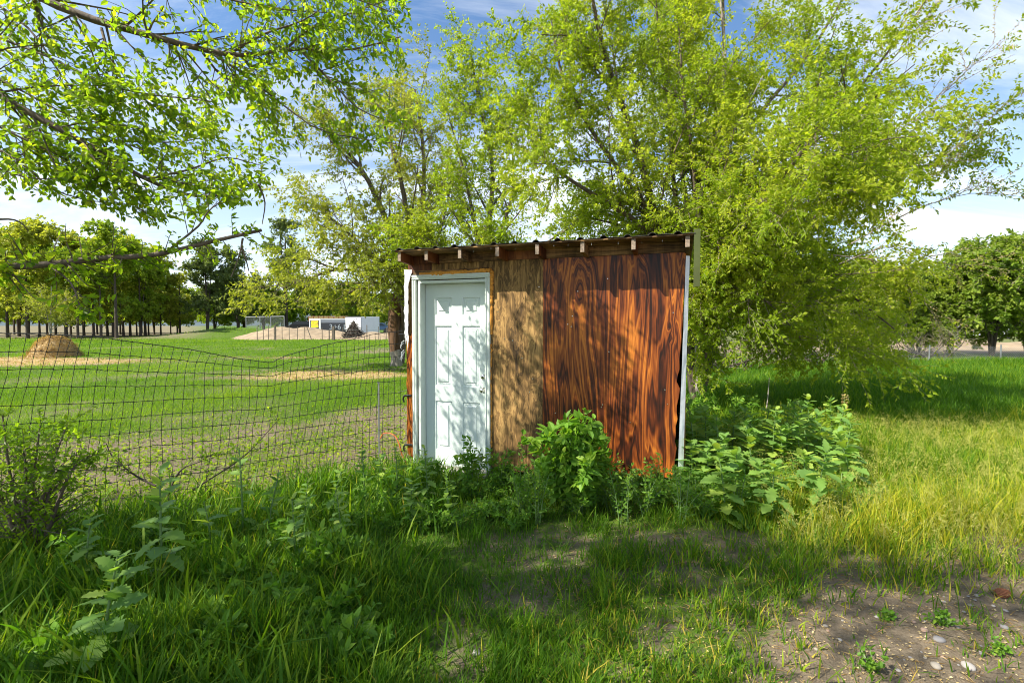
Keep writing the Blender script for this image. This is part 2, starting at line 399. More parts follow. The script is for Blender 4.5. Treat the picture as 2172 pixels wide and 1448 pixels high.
n = 250
u = np.linspace(-1, 1, n); ax = 1.6 * np.sinh(8.2 * u); ay = 3.2 + 1.6 * np.sinh(8.2 * u)
GX, GY = np.meshgrid(ax, ay); gx, gy = GX.ravel(), GY.ravel()
i = (np.arange(n - 1)[:, None] * n + np.arange(n - 1)[None, :]).ravel()
me = mesh('ground', np.stack([gx, gy, hfun(gx, gy)], 1), [np.stack([i, i + 1, i + n + 1, i + n], 1)], True, attrs={'green': cover(gx, gy), 'straw': straw_mask(gx, gy)})
m, t, b, o = newmat('ground')
na = noise(t, 2.2, 6.0, .65); nb = noise(t, 24, 5.0, .7); nc = noise(t, 120, 3.0, .6)
soil = ramp(t, nb, [(.25, (.085, .060, .038)), (.5, (.185, .138, .088)), (.78, (.34, .265, .175))])
soil = mixc(t, .5, soil, ramp(t, nc, [(.3, (.085, .066, .045)), (.7, (.30, .25, .18))]))
grn = ramp(t, nb, [(.25, (.040, .075, .010)), (.55, (.080, .140, .014)), (.8, (.15, .20, .028))])
stw = ramp(t, nb, [(.25, (.26, .17, .07)), (.6, (.46, .33, .16)), (.8, (.58, .45, .24))])
gm = math_(t, 'ADD', math_(t, 'SUBTRACT', attr(t, 'green'), .55), math_(t, 'MULTIPLY', math_(t, 'SUBTRACT', nb, .5), 1.3))
gm = math_(t, 'MULTIPLY_ADD', gm, 3.0); gm.node.inputs[2].default_value = .5; gm.node.use_clamp = True
c = mixc(t, gm, soil, grn)
sm_ = math_(t, 'MULTIPLY_ADD', math_(t, 'ADD', attr(t, 'straw'), math_(t, 'SUBTRACT', nb, 1.0)), 3.0); sm_.node.inputs[2].default_value = .5; sm_.node.use_clamp = True
c = mixc(t, sm_, c, stw)
t.links.new(c, b.inputs['Base Color']); b.inputs['Roughness'].default_value = .95; b.inputs['Specular IOR Level'].default_value = .15
bump(t, b, math_(t, 'ADD', nb, math_(t, 'MULTIPLY', nc, .5)), .9, .03)
tag(obj('ground', me, m), None, None, None, 'structure')

# far hills
hx = np.linspace(-5000, 5000, 160); hy = np.array([1500, 1750, 2000, 2300, 2600.])
HX, HY = np.meshgrid(hx, hy); prof = np.array([0, .45, .8, 1.0, .9])[:, None]
HZ = (60 + 230 * fbm(HX / 900 + 3, HY / 1500 + 2)) * prof * (.35 + .65 * sm(-600, 900, HX)) - 3
i = (np.arange(4)[:, None] * 160 + np.arange(159)[None, :]).ravel()
me = mesh('hills', np.stack([HX.ravel(), HY.ravel(), HZ.ravel()], 1), [np.stack([i, i + 1, i + 161, i + 160], 1)], True)
m = plain('hills', (.060, .085, .095), .95, 0, .4, .01)  # bluish base colour stands in for distance haze
tag(obj('hills', me, m), None, None, None, 'structure')

# ------------------------------------------------------------------ the shed
SHED = thing('shed', 'small lean-to shed with orange stained plywood front, white panelled door and ribbed metal roof', 'shed', (SO[0], SO[1], 0), -TH)
def part(name, mb, mat, parent=None, smooth=False, label=None):
    o = obj(name, mb.me(name, smooth) if isinstance(mb, MB) else mb, mat, parent or SHED)
    if label: o['label'] = label
    return o
def bevel_box(x0, x1, y0, y1, z0, z1, bv=.004):
    bm = bmesh.new(); bmesh.ops.create_cube(bm, size=1.0)
    for v in bm.verts:
        v.co = Vector(((x0 + x1) / 2 + v.co.x * (x1 - x0), (y0 + y1) / 2 + v.co.y * (y1 - y0), (z0 + z1) / 2 + v.co.z * (z1 - z0)))
    bmesh.ops.bevel(bm, geom=list(bm.edges), offset=bv, segments=1, affect='EDGES')
    me = bpy.data.meshes.new('box'); bm.to_mesh(me); bm.free(); return me
def sheet(name, edge, y0, y1, mat, parent=None, label=None):
    """plywood panel from an outline (x,z) list, given thickness"""
    k = len(edge); v = [(x, y0, z) for x, z in edge] + [(x, y1, z) for x, z in edge]
    bm = bmesh.new(); bv = [bm.verts.new(p) for p in v]
    bm.faces.new(bv[:k]); bm.faces.new(bv[k:][::-1])
    for a in range(k): bm.faces.new((bv[a], bv[k + a], bv[k + (a + 1) % k], bv[(a + 1) % k]))
    bmesh.ops.recalc_face_normals(bm, faces=bm.faces); me = bpy.data.meshes.new(name); bm.to_mesh(me); bm.free()
    return part(name, me, mat, parent, label=label)
def jag(p, q, nn, amp, g):
    P = np.linspace(p, q, nn); P[1:-1] += g.normal(size=(nn - 2, 2)) * amp; return [tuple(a) for a in P]
g = np.random.default_rng(5)
ZT = 2.275
# orange panel, slightly racked, its right edge delaminated and its foot ragged
edge = [(1.392, ZT)] + jag((1.388, .30), (1.385, .12), 3, .004, g) + jag((1.45, .10), (2.66, .16), 14, .012, g) + jag((2.690, .45), (2.712, 1.35), 14, .010, g) + jag((2.718, 1.40), (2.752, 2.2), 6, .003, g) + [(2.756, ZT)]
sheet('plywood_panel', edge, .0, .014, M['ply_orange'], label='wide orange stained plywood panel with dark wavy grain')
edge = [(.806, ZT), (.806, .10)] + jag((.83, .09), (1.36, .07), 8, .014, g) + [(1.389, .12), (1.391, ZT)]
sheet('plywood_panel', edge, -.003, .011, M['ply_brown'], label='weathered brown plywood panel beside the door')
sheet('plywood_panel', [(.13, ZT), (.13, 2.205), (.805, 2.21), (.805, ZT)], -.002, .012, M['ply_brown'], label='brown strip of plywood above the door')
sheet('plywood_panel', [(-.17, ZT), (-.17, 2.13), (-.10, 2.13), (.128, 2.205), (.128, ZT)], -.004, .010, M['wood_red'], label='dark red scrap of plywood above the door corner')
edge = [(-.195, 1.50)] + jag((-.197, 1.4), (-.193, .15), 12, .005, g) + [(-.108, .10), (-.108, 1.62), (-.135, 1.48)]
sheet('plywood_panel', edge, -.006, .010, M['ply_orange'], label='narrow orange stained plywood strip left of the door')
mb = MB(); mb.box(-.10, .80, -.012, .0, 2.165, 2.205); part('header_board', mb, M['wood_old'])
# blocking between the rafters
RX = []
for zx in (165, 300, 473, 665, 868, 1097, 1357, 1632):
    k = (780 + zx * .4144 - CX) / FPX; d0 = .27
    RX.append((k * (SO[1] - SB[1] * d0) - (SO[0] - SB[0] * d0)) / (SW[0] - k * SW[1]))
RX = np.array(RX)
wm = [M['wood_red'], M['wood_old'], M['wood_old'], M['wood_red'], M['wood_old'], M['wood_old'], M['wood_old'], M['wood_old']]
for k in range(7):
    mb = MB(); mb.box(RX[k] + .021, RX[k + 1] - .021, -.016, .022, ZT + .002, 2.372); part('blocking', mb, wm[k])
for k, x in enumerate(RX):
    e = -.272 + g.normal() * .006
    bm = bevel_box(x - .0195, x + .0195, e, 2.05, 2.278, 2.377, .003)
    for v in bm.vertices: v.co.z -= .055 * max(0.0, v.co.y)          # roof falls gently to the back
    r = part('rafter', bm, [M['wood_red'], M['wood_old']][k in (2, 5, 7)])
    cap = bevel_box(x - .018, x + .018, e - .0025, e + .001, 2.280, 2.375, .001)
    part('end_grain', cap, M['end_grain'], r)
RL, RRt = RX[0] - .045, RX[-1] + .05
mb = MB()
for k, (a0, a1) in enumerate(((RL, 1.19), (1.193, RRt))):
    v = [(x, y, z - .055 * max(0, y)) for z in (2.379, 2.391) for y in (-.29, 2.08) for x in (a0, a1)]
    mb.add(v, [[(0, 2, 3, 1), (4, 5, 7, 6), (0, 1, 5, 4), (2, 6, 7, 3), (0, 4, 6, 2), (1, 3, 7, 5)]])
part('roof_sheathing', mb, M['wood_old'])
# ribbed metal roof
px, pz = [], []
x = RL - .012
ribs = np.arange(RL + .06, RRt, .214)
pts = [(RL - .015, 0)]
for r in ribs:
    pts += [(r - .034, 0), (r - .020, .016), (r - .006, .021), (r + .006, .021), (r + .020, .016), (r + .034, 0), (r + .10, .001)]
pts = [p for p in pts if p[0] < RRt + .01] + [(RRt + .012, 0)]
P = np.array(pts); ys = np.linspace(-.305, 2.1, 7)
v = []
for y in ys:
    wob = .0025 * np.sin(P[:, 0] * 13) * (y < -.2)
    v.append(np.stack([P[:, 0], np.full(len(P), y) + .006 * (vn(P[:, 0] * 9, P[:, 0] * 0) - .5), 2.3955 + P[:, 1] + wob - .055 * max(0, y)], 1))
v = np.concatenate(v); kk = len(P); i = (np.arange(6)[:, None] * kk + np.arange(kk - 1)[None, :]).ravel()
me = mesh('roof', v, [np.stack([i, i + 1, i + kk + 1, i + kk], 1)], False)
ro = part('roof', me, M['roof_metal'])
ro.modifiers.new('thickness', 'SOLIDIFY').thickness = .0012
for k in range(15):
    x = RL + .1 + k * .2 + g.normal() * .05
    if x > RRt - .06: continue
    mb = MB(); y = -.20 + g.normal() * .04; mb.box(x, x + .0035, y, y + .0035, 2.352 + g.random() * .012, 2.380); part('nail', mb, M['metal'])
# corner trims, wraps, walls
mb = MB(); mb.box(RRt + .002, RRt + .052, -.30, -.235, 1.935, 2.425); part('roof_edge_flashing', mb, M['olive'])
mb = MB(); mb.box(RRt - .055, RRt - .045, .03, 2.02, .08, 2.26); part('side_wall', mb, M['ply_brown'])
mb = MB(); mb.box(-.19, -.18, .03, 2.02, .08, 2.26); part('side_wall', mb, M['ply_brown'])
mb = MB(); mb.box(-.18, RRt - .06, 2.0, 2.012, .08, 2.18); part('back_wall', mb, M['ply_brown'])
def crumple(f, nu, nv, amp, mat, name, fr=30, tear=None):
    U, V = np.meshgrid(np.linspace(0, 1, nu), np.linspace(0, 1, nv))
    Q = f(U.ravel(), V.ravel()); nn = (fbm(U.ravel() * 3 + 5, V.ravel() * fr, 3) - .5) * amp
    Q[:, 1] -= np.abs(nn); Q[:, 0] += nn * .5
    if tear is not None: Q[:, 2] += tear * (fbm(U.ravel() * 6, V.ravel() * 0 + 3) - .5) * (1 - V.ravel()) ** 4
    i = (np.arange(nv - 1)[:, None] * nu + np.arange(nu - 1)[None, :]).ravel()
    return part(name, mesh(name, Q, [np.stack([i, i + 1, i + nu + 1, i + nu], 1)], True), mat)
crumple(lambda u, v: np.stack([np.where(u < .3, -.212, -.212 + (u - .3) / .7 * (.052 + .05 * sm(.75, 1.0, v))), np.where(u < .3, .20 - u / .3 * .22, -.020), 1.42 + v * .80], 1), 12, 60, .028, M['wrap'], 'house_wrap', 22, .5)
crumple(lambda u, v: np.stack([2.700 + .055 * v + u * (.050 - .018 * v), -.010 + .03 * u, .02 + v * 2.22], 1), 6, 50, .010, M['wrap'], 'corner_wrap', 14)
# a few torn shreds of the wrap
for k in range(7):
    z = 1.40 - k * .02 + g.normal() * .02; x = -.215 + g.normal() * .008
    pp = rs([(x, -.02, z), (x - .02 - g.random() * .02, -.03, z - .03), (x - .03 + g.random() * .02, -.035, z - .07)], 5)
    vv, ff = tubes(pp[None], np.full((1, 5), .006) * np.linspace(1, .4, 5), 4); mb = MB(); mb.add(vv, [ff]); part('wrap_shred', mb, M['wrap'])
# door: slab with six moulded panels
mb = MB()
cols = [(.118, .322), (.452, .660)]; rows = [(.205, .755), (.925, 1.595), (1.715, 1.905)]
YD = .085                                              # recess of the slab behind the trim
xs = [0, .118, .322, .452, .660, .765]; zs = [.028, .205, .755, .925, 1.595, 1.715, 1.905, 2.058]
DOOR = obj('door', None, None, SHED)
def facequads(skip):
    mbq = MB()
    for a in range(len(xs) - 1):
        for c_ in range(len(zs) - 1):
            if (a in (1, 3)) and (c_ in (1, 3, 5)): continue
            mbq.add([(xs[a], YD, zs[c_]), (xs[a + 1], YD, zs[c_]), (xs[a + 1], YD, zs[c_ + 1]), (xs[a], YD, zs[c_ + 1])], [[(0, 1, 2, 3)]])
    mbq.box(0, .765, YD + .014, YD + .044, .028, 2.058)
    return mbq
COL.objects.unlink(DOOR); bpy.data.objects.remove(DOOR)
DOOR = part('door', facequads(None), M['white_door'], label='white six panel door')
for (x0, x1) in cols:
    for (z0, z1) in rows:
        loops = [(0, 0), (.003, .007), (.008, .0135), (.018, .0135), (.022, .0110), (.032, .0110), (.036, .0135), (.050, .003), (.052, .002)]
        v = []
        for ins, dep in loops:
            v += [(x0 + ins, YD + dep, z0 + ins), (x1 - ins, YD + dep, z0 + ins), (x1 - ins, YD + dep, z1 - ins), (x0 + ins, YD + dep, z1 - ins)]
        f = []
        for k in range(len(loops) - 1):
            for a in range(4): f.append((k * 4 + a, k * 4 + (a + 1) % 4, k * 4 + 4 + (a + 1) % 4, k * 4 + 4 + a))
        kL = (len(loops) - 1) * 4; f.append((kL, kL + 1, kL + 2, kL + 3))
        mb = MB(); mb.add(v, [f]); part('door_panel', mb, M['white_door'], DOOR)
def lathe(prof, cx, cy, cz, seg=16):
    """turned piece along -y; prof = [(y, r)]"""
    a = np.arange(seg) * 2 * np.pi / seg; v = []
    for y, r in prof: v.append(np.stack([cx + r * np.cos(a), np.full(seg, cy + y), cz + r * np.sin(a)], 1))
    f = []
    for k in range(len(prof) - 1):
        for s in range(seg): f.append((k * seg + s, k * seg + (s + 1) % seg, (k + 1) * seg + (s + 1) % seg, (k + 1) * seg + s))
    mb = MB(); mb.add(np.concatenate(v), [f]); return mb
part('door_knob', lathe([(0, .031), (-.006, .031), (-.010, .014), (-.030, .012), (-.036, .022), (-.048, .0275), (-.060, .022), (-.064, .0)], .700, YD, .90), M['metal'], DOOR, True)
part('deadbolt', lathe([(0, .030), (-.010, .030), (-.018, .025), (-.022, .016), (-.0225, .0)], .700, YD, 1.043), M['metal'], DOOR, True)
part('keyhole', lathe([(0, .007), (-.001, .007), (-.0015, .0)], .700, YD - .0232, 1.043), M['black'], DOOR, True)
part('door_seal', bevel_box(-.004, .769, YD + .05, YD + .056, .02, 2.066, .001), M['black'])
# frame: brickmould and jamb
FR = part('door_frame', bevel_box(-.032, -.003, -.03, YD + .05, .02, 2.060, .002), M['white_trim'])
part('jamb', bevel_box(.768, .797, -.01, YD + .05, .02, 2.060, .002), M['white_trim'], FR)
part('jamb', bevel_box(-.032, .797, -.028, YD + .05, 2.061, 2.090, .002), M['white_trim'], FR)
def moulding(p, q, w, out):
    """brickmould piece along p->q on the wall face, w = direction to the outside"""
    prof = [(0, .0), (0, -.034), (.010, -.040), (.018, -.030), (.026, -.030), (.032, -.036), (.050, -.036), (.054, -.032), (.054, .0)]
    p, q, w = map(np.array, (p, q, w)); v = []
    L_ = q - p; L_ = L_ / np.linalg.norm(L_)
    for e, sgn in ((p, -1), (q, 1)):
        for a, y in prof:
            e2 = e + w * a + L_ * sgn * a * out
            v.append((e2[0], y, e2[1]))
    k = len(prof); f = [(a, a + 1, k + a + 1, k + a) for a in range(k - 1)]
    mb = MB(); mb.add(v, [f]); mb.f.setdefault(k, []).append(np.array([list(range(k)), list(range(2 * k - 1, k - 1, -1))])); return mb
part('trim', moulding((-.054, .06), (-.054, 2.100), (-1, 0), 0), M['white_trim'], FR)
part('trim', moulding((.768, .06), (.768, 2.100), (1, 0), 0), M['white_trim'], FR)
part('trim', moulding((-.108, 2.101), (.822, 2.101), (0, 1), 0), M['white_trim'], FR)
part('threshold', bevel_box(-.03, .80, -.10, .12, -.03, .025, .004), M['concrete'])
# spray foam squeezed out round the frame
fm = []
def foam(path, r, seed):
    gg = np.random.default_rng(seed); P_ = rs(path, 60); P_ += gg.normal(size=P_.shape) * .0035
    R_ = r * (.45 + 1.1 * fbm(np.arange(60) * .35 + seed, np.zeros(60) + seed, 3))
    v, f = tubes(P_[None], R_[None], 7); mb = MB(); mb.add(v, [f]); part('foam', mb, M['foam'], None, True)
foam([(-.02, -.010, 2.163), (.3, -.012, 2.166), (.6, -.012, 2.172), (.80, -.012, 2.180), (.832, -.01, 2.15)], .026, 1)
foam([(.812, -.012, 2.185), (.838, -.012, 2.15), (.832, -.010, 2.05), (.829, -.008, 1.9), (.826, -.008, 1.5)], .021, 2)
foam([(.826, -.008, 1.4), (.824, -.008, 1.0), (.826, -.006, .6), (.824, -.006, .3)], .010, 3)
# two black gate hooks on the corner strip
for z in (.795, .235):
    pp = rs([(-.13, -.012, z + .02), (-.185, -.016, z + .018), (-.225, -.02, z + .008), (-.235, -.02, z - .03), (-.222, -.02, z - .06)], 12)
    v, f = tubes(pp[None], np.linspace(.012, .009, 12)[None], 8); mb = MB(); mb.add(v, [f]); part('gate_hook', mb, M['black'], None, True)
# screw heads
for k in range(26):
    x, z = (g.uniform(1.45, 2.66), g.uniform(.3, 2.2)) if k < 18 else (g.uniform(.85, 1.36), g.uniform(.3, 2.2))
    part('screw', lathe([(0, .006), (-.002, .005), (-.0025, .0)], x, (.0 if k < 18 else -.003), z, 8), M['metal'])

# orange cord hanging by the corner
pp = rs([at(806, 930, 5.6), at(815, 918, 5.6), at(835, 922, 5.55), at(846, 940, 5.5), at(852, 962, 5.48), at(858, 975, 5.46), at(862, 985, 5.44)], 30)
v, f = tubes(pp[None], np.full((1, 30), .006), 6); mb = MB(); mb.add(v, [f])
tag(obj('cord', mb.me('cord', True), M['orange_cord']), 'orange cord looped over the wire fence at the shed corner', 'cord')

# ------------------------------------------------------------------ wire mesh fence
FEN = thing('wire_fence', 'sagging black wire mesh fence running from the shed corner through the weeds', 'fence', (float(FA[0]), float(FA[1]), 0))
LF = 4.9
def fpt(u, w):
    """u along the fence from the shed (m), w 0 bottom .. 1 top"""
    top = np.interp(u, [0, .4, .95, 1.30, 1.42, 1.62, 2.1, 2.7, 3.2, 4.9], [1.53, 1.50, 1.40, 1.30, 1.235, 1.275, 1.40, 1.50, 1.545, 1.56])
    z = w * 1.53 + (top - 1.53) * w ** 3.5 + .006 * np.sin(u * 5 + w * 7)
    lean = -.16 * (w - .5) + .02 * np.sin(u * 2.1 + w * 4) + .008 * np.sin(u * 7 + w * 9) + .02 * (vn(u * 3, w * 9) - .5)
    uu = u + lean * sm(.0, .8, u)
    off = .04 * np.sin(u * 1.9 + 1) + .015 * np.sin(w * 5 + u) + .09 * (w - .5) * sm(.5, 1.4, u) * sm(2.6, 1.6, u)
    return np.stack([FD[0] * uu + FN[0] * off, FD[1] * uu + FN[1] * off, z], -1)
us = np.arange(0.02, LF, .068); us = us + rng.normal(size=len(us)) * .004
ws = np.linspace(.02, 1, 12)
for k, w in enumerate(ws):
    uu = np.linspace(0, LF, 130); P = fpt(uu, np.full(130, w)); P[:, 2] += rng.normal(size=130) * .0025
    v, f = tubes(P[None], np.full((1, 130), .0027 if k < 11 else .0036), 4); mb = MB(); mb.add(v, [f]); part('line_wire', mb, M['wire'], FEN)
for u0 in us:
    P = fpt(np.full(26, u0), np.linspace(.01, 1, 26)); P[:, :2] += (rng.normal(size=(26, 2)) * .0018)
    v, f = tubes(P[None], np.full((1, 26), .0023), 4); mb = MB(); mb.add(v, [f]); part('stay_wire', mb, M['wire'], FEN)
UU, WW = np.meshgrid(us, ws); P = fpt(UU.ravel(), WW.ravel())
octa = np.array([(1, 0, 0), (-1, 0, 0), (0, 1, 0), (0, -1, 0), (0, 0, 1), (0, 0, -1.)]) * .0075
of = np.array([(0, 2, 4), (2, 1, 4), (1, 3, 4), (3, 0, 4), (2, 0, 5), (1, 2, 5), (3, 1, 5), (0, 3, 5)])
v = (P[:, None] + octa[None]).reshape(-1, 3); f = (np.arange(len(P))[:, None, None] * 6 + of[None]).reshape(-1, 3)
mb = MB(); mb.add(v, [f]); k = part('knots', mb, M['wire'], FEN); k['kind'] = 'stuff'
# loose galvanised ends tied to the shed corner
for w in (.56, .8, .98):
    a = fpt(np.array([.05]), np.array([w]))[0]
    P = rs([a, a + (.10, .06, .012), a + (.2, .02, .0)], 8); v, f = tubes(P[None], np.full((1, 8), .002), 4); mb = MB(); mb.add(v, [f]); part('tie_wire', mb, M['galv'], FEN)
p = at(803, 812, 5.7)
mb = MB(); mb.box(-.008, .008, -.008, .008, -.05, p[2]); mb.box(-.013, .013, -.013, .013, p[2], p[2] + .012)
tag(obj('fence_stake', mb.me('fence_stake'), M['galv'], None, (p[0], p[1], 0)), 'thin grey metal stake behind the wire fence near the shed', 'stake')

# ------------------------------------------------------------------ hay pile
hp = np.array([-23.3, 24.6]); HAY = thing('hay_pile', 'rounded pile of tan hay lying on the straw covered field', 'hay pile', (hp[0], hp[1], 0))
nu, nv = 48, 16; U, V = np.meshgrid(np.linspace(0, 2 * np.pi, nu, endpoint=False), np.linspace(0, 1, nv))
r = 1.34 * (1 - (1 - V) ** 2.0 * 0) * np.cos(V * np.pi / 2) ** .9 * (1 + .16 * (fbm(np.cos(U) * 1.4 + 5, np.sin(U) * 1.4 + V * 2) - .5))
z = 1.06 * np.sin(V * np.pi / 2) ** 1.0 * (1 + .10 * (fbm(np.cos(U) * 2 + 9, np.sin(U) * 2) - .5)) - .05
r = r * (.70 + .14 * np.exp(-V * 9))
hv = np.stack([r * np.cos(U), r * np.sin(U), z], -1).reshape(-1, 3)
i = np.arange(nv - 1)[:, None] * nu; j = np.arange(nu)[None, :]
f = np.stack([i + j, i + (j + 1) % nu, i + nu + (j + 1) % nu, i + nu + j], -1).reshape(-1, 4)
part('mound', mesh('mound', hv, [f], True), M['hay'], HAY)
k = 5200; q = rng.integers(0, len(hv), k); p = hv[q] + rng.normal(size=(k, 3)) * .05; nn = nrm(hv[q] - np.array([0, 0, .1])); p = p + nn * .015
p[:, 2] = np.maximum(p[:, 2], .01)
d = rng.normal(size=(k, 3)); d = nrm(d - (d * nn).sum(1, keepdims=True) * nn * .75); d[:, 2] -= .25
v, f = leaves_diamond(p, d, nn, rng.uniform(.12, .30, k), rng.uniform(.012, .024, k))
mb = MB(); mb.add(v, [f], np.repeat(rng.random(k), 4)); s = part('loose_straw', mb, M['straw'], HAY); s['kind'] = 'stuff'
# litter of straw over the ground
k = 9000; x = rng.uniform(-36, -2, 60000); y = rng.uniform(11, 27, 60000); keep = rng.random(60000) < straw_mask(x, y) * .5
x, y = x[keep][:k], y[keep][:k]; k = len(x)
p = np.stack([x, y, hfun(x, y) + .012], 1); d = rng.normal(size=(k, 3)); d[:, 2] *= .15
v, f = leaves_diamond(p, d, np.tile((0, 0, 1.), (k, 1)), rng.uniform(.08, .25, k), rng.uniform(.015, .035, k))
mb = MB(); mb.add(v, [f], np.repeat(rng.random(k), 4))
tag(obj('straw_litter', mb.me('straw_litter'), M['straw']), 'pale straw scattered over the field round the hay pile', 'straw', None, 'stuff')

# ------------------------------------------------------------------ tree builder
def tree(name, label, cat, base, stems, rad, levels, tw, leafspec, mats, g, group=None, keep=None, sides=7, K=14):
    """stems: polylines (world or local) ; levels: list of spawn dicts ; tw: twig dict ; leafspec dict"""
    T_ = thing(name, label, cat, tuple(base), 0, group)
    base = np.asarray(base, float)
    P = np.stack([rs(np.asarray(s, float), K) for s in stems]) - base
    R = np.stack([np.linspace(1, .16, K) * r for r in rad])
    wood = MB(); v, f = tubes(P, R, sides); wood.add(v, [f])
    allP, allR = [(P, R)], None
    cur = (P, R); lims = [(P, R)]
    for lv in levels:
        src = cur if not lv.get('all') else None
        Q, RQ, _ = spawn(*cur, lv['n'], lv.get('t0', .2), lv.get('t1', 1), lv['ang'], lv['ln'], lv.get('K', 8), lv.get('up', 0), lv.get('droop', 0), lv.get('wander', .1), lv.get('rad', .5), .003, lv.get('bias'), g)
        if keep is not None:
            m_ = keep(Q[:, -1] + base); Q, RQ = Q[m_], RQ[m_]
        v, f = tubes(Q, RQ, lv.get('sides', 4)); wood.add(v, [f]); cur = (Q, RQ); lims.append(cur)
    tr = part('trunk', wood, mats[0], T_, True)
    Ps = []
    for (src, spec) in tw:
        Q, RQ, _ = spawn(*lims[src], spec['n'], spec.get('t0', .1), spec.get('t1', 1), spec['ang'], spec['ln'], spec.get('K', 5), spec.get('up', 0), spec.get('droop', 0), spec.get('wander', .12), .5, spec.get('rmin', .0025), spec.get('bias'), g)
        if keep is not None:
            m_ = keep(Q[:, -1] + base); Q, RQ = Q[m_], RQ[m_]
        RQ = np.minimum(RQ, spec.get('rmax', .006))
        Ps.append((Q, RQ))
    tm = MB()
    for Q, RQ in Ps: v, f = tubes(Q[:, ::2], RQ[:, ::2], 3); tm.add(v, [f])
    tg = part('twigs', tm, mats[1], T_); tg['kind'] = 'stuff'
    cm = MB(); info = []
    for Q, RQ in Ps:
        # clump tone follows position so that light and dark sprays group together
        c = Q.mean(1) + base; ct = np.clip(vn(c[:, 0] * 1.3 + c[:, 2], c[:, 2] * 1.3 + c[:, 1]) * .8 + .2 * g.random(len(Q)) + leafspec.get('tone', 0), 0, 1)
        v, f, ti, inf = twig_leaves(Q, leafspec['per'], leafspec['L'], leafspec.get('asp', .5), g, leafspec.get('spread', 1), leafspec.get('hang', .25), leafspec.get('kind', 'diamond'), leafspec.get('t0', .1), ct, leafspec.get('flat', .5))
        cm.add(v, [f], ti); info.append(inf)
    cr = part('crown', cm, mats[2], T_); cr['kind'] = 'stuff'
    return T_, info, lims

# the big elm behind the shed, several stems from one foot
g = np.random.default_rng(21)
B0 = np.array([3.75, 9.7, 0.0]); s0 = B0 + (0, 0, -.1)
S = lambda *p: [s0, B0 + (np.array(at(*p[0])) - B0) * .35 * np.array([1, 1, .6]) + (0, 0, .25)] + [at(*q) for q in p]
stems = [
    S((1440, 560, 9.7), (1395, 480, 9.6), (1372, 390, 9.5), (1345, 290, 9.3), (1300, 170, 9.1), (1262, 30, 8.9), (1250, -60, 8.8)),
    S((1468, 500, 9.8), (1486, 400, 9.8), (1512, 300, 9.8), (1530, 210, 9.8), (1536, 90, 9.9), (1530, -120, 10)),
    S((1490, 480, 10), (1540, 360, 10.2), (1620, 230, 10.4), (1720, 110, 10.6), (1820, -60, 10.8)),
    S((1520, 520, 9.5), (1620, 420, 9.0), (1720, 300, 8.6), (1820, 190, 8.3), (1900, 90, 8.1)),
    S((1530, 570, 9.6), (1670, 500, 9.4), (1790, 420, 9.2), (1880, 350, 9.1), (1950, 300, 9.0)),
    S((1450, 540, 9.9), (1430, 400, 10.2), (1420, 260, 10.3), (1400, 120, 10.2), (1390, -40, 10)), S((1440, 560, 9.4), (1340, 400, 9.2), (1250, 270, 9.0), (1190, 150, 8.9), (1170, 40, 8.9)), S((1480, 500, 9.2), (1470, 340, 8.8), (1450, 200, 8.6), (1440, 60, 8.5)),
    S((1430, 580, 9.5), (1360, 480, 9.2), (1270, 420, 9.0), (1180, 360, 8.8), (1130, 300, 8.7)),
    S((1530, 620, 9.6), (1650, 590, 9.3), (1790, 620, 9.1), (1900, 700, 9.0)),
    S((1540, 500, 9.0), (1620, 400, 7.9), (1700, 340, 7.0), (1790, 330, 6.5)),
    S((1470, 520, 10.4), (1440, 330, 11.2), (1420, 180, 11.6), (1400, 20, 12)),
    S((1560, 520, 10.8), (1680, 420, 11.8), (1800, 380, 12.4), (1930, 420, 12.8)),
    S((1480, 560, 9.2), (1530, 470, 8.2), (1580, 420, 7.3), (1620, 440, 6.8)),
    S((1500, 610, 9.3), (1560, 600, 8.6), (1640, 650, 8.0), (1700, 720, 7.8)),
]
stems += [S((1490, 640, 9.4), (1510, 560, 8.8), (1540, 560, 8.4), (1560, 680, 8.2)), S((1510, 640, 9.8), (1590, 600, 9.6), (1660, 640, 9.5), (1700, 730, 9.5)),
    S((1520, 640, 10.4), (1620, 580, 11), (1720, 600, 11.4), (1780, 700, 11.6)), S((1480, 640, 9.3), (1490, 600, 8.9), (1500, 620, 8.6), (1505, 720, 8.5)), S((1560, 600, 10.5), (1700, 520, 11.2), (1850, 560, 11.6), (1900, 680, 11.8))]
rad = [.13, .10, .10, .09, .09, .08, .08, .07, .09, .07, .075, .09, .08, .06, .05, .04, .045, .05, .035, .05]
def scr(p):
    """photo pixel of world points (only used to trim a crown's outline)"""
    cp, sp = math.cos(PITCH), math.sin(PITCH); q = p - np.array([0, 0, CAMZ]); zf = q[:, 1] * cp - q[:, 2] * sp; yu = q[:, 1] * sp + q[:, 2] * cp
    return CX + FPX * q[:, 0] / zf, CY - FPX * yu / zf
def keep_main(p):
    h = p[:, 2]; r = np.hypot(p[:, 0] - 4.0, p[:, 1] - 9.6)
    s, b_ = sl(p[:, 0], p[:, 1])
    clear = (h > 2.75) | (b_ > 2.2) | (s > 3.0)
    return clear & (h > .35) & (p[:, 1] > 5.2) & (r < 5.6) & (p[:, 0] > -.9 + .12 * np.abs(h - 5))
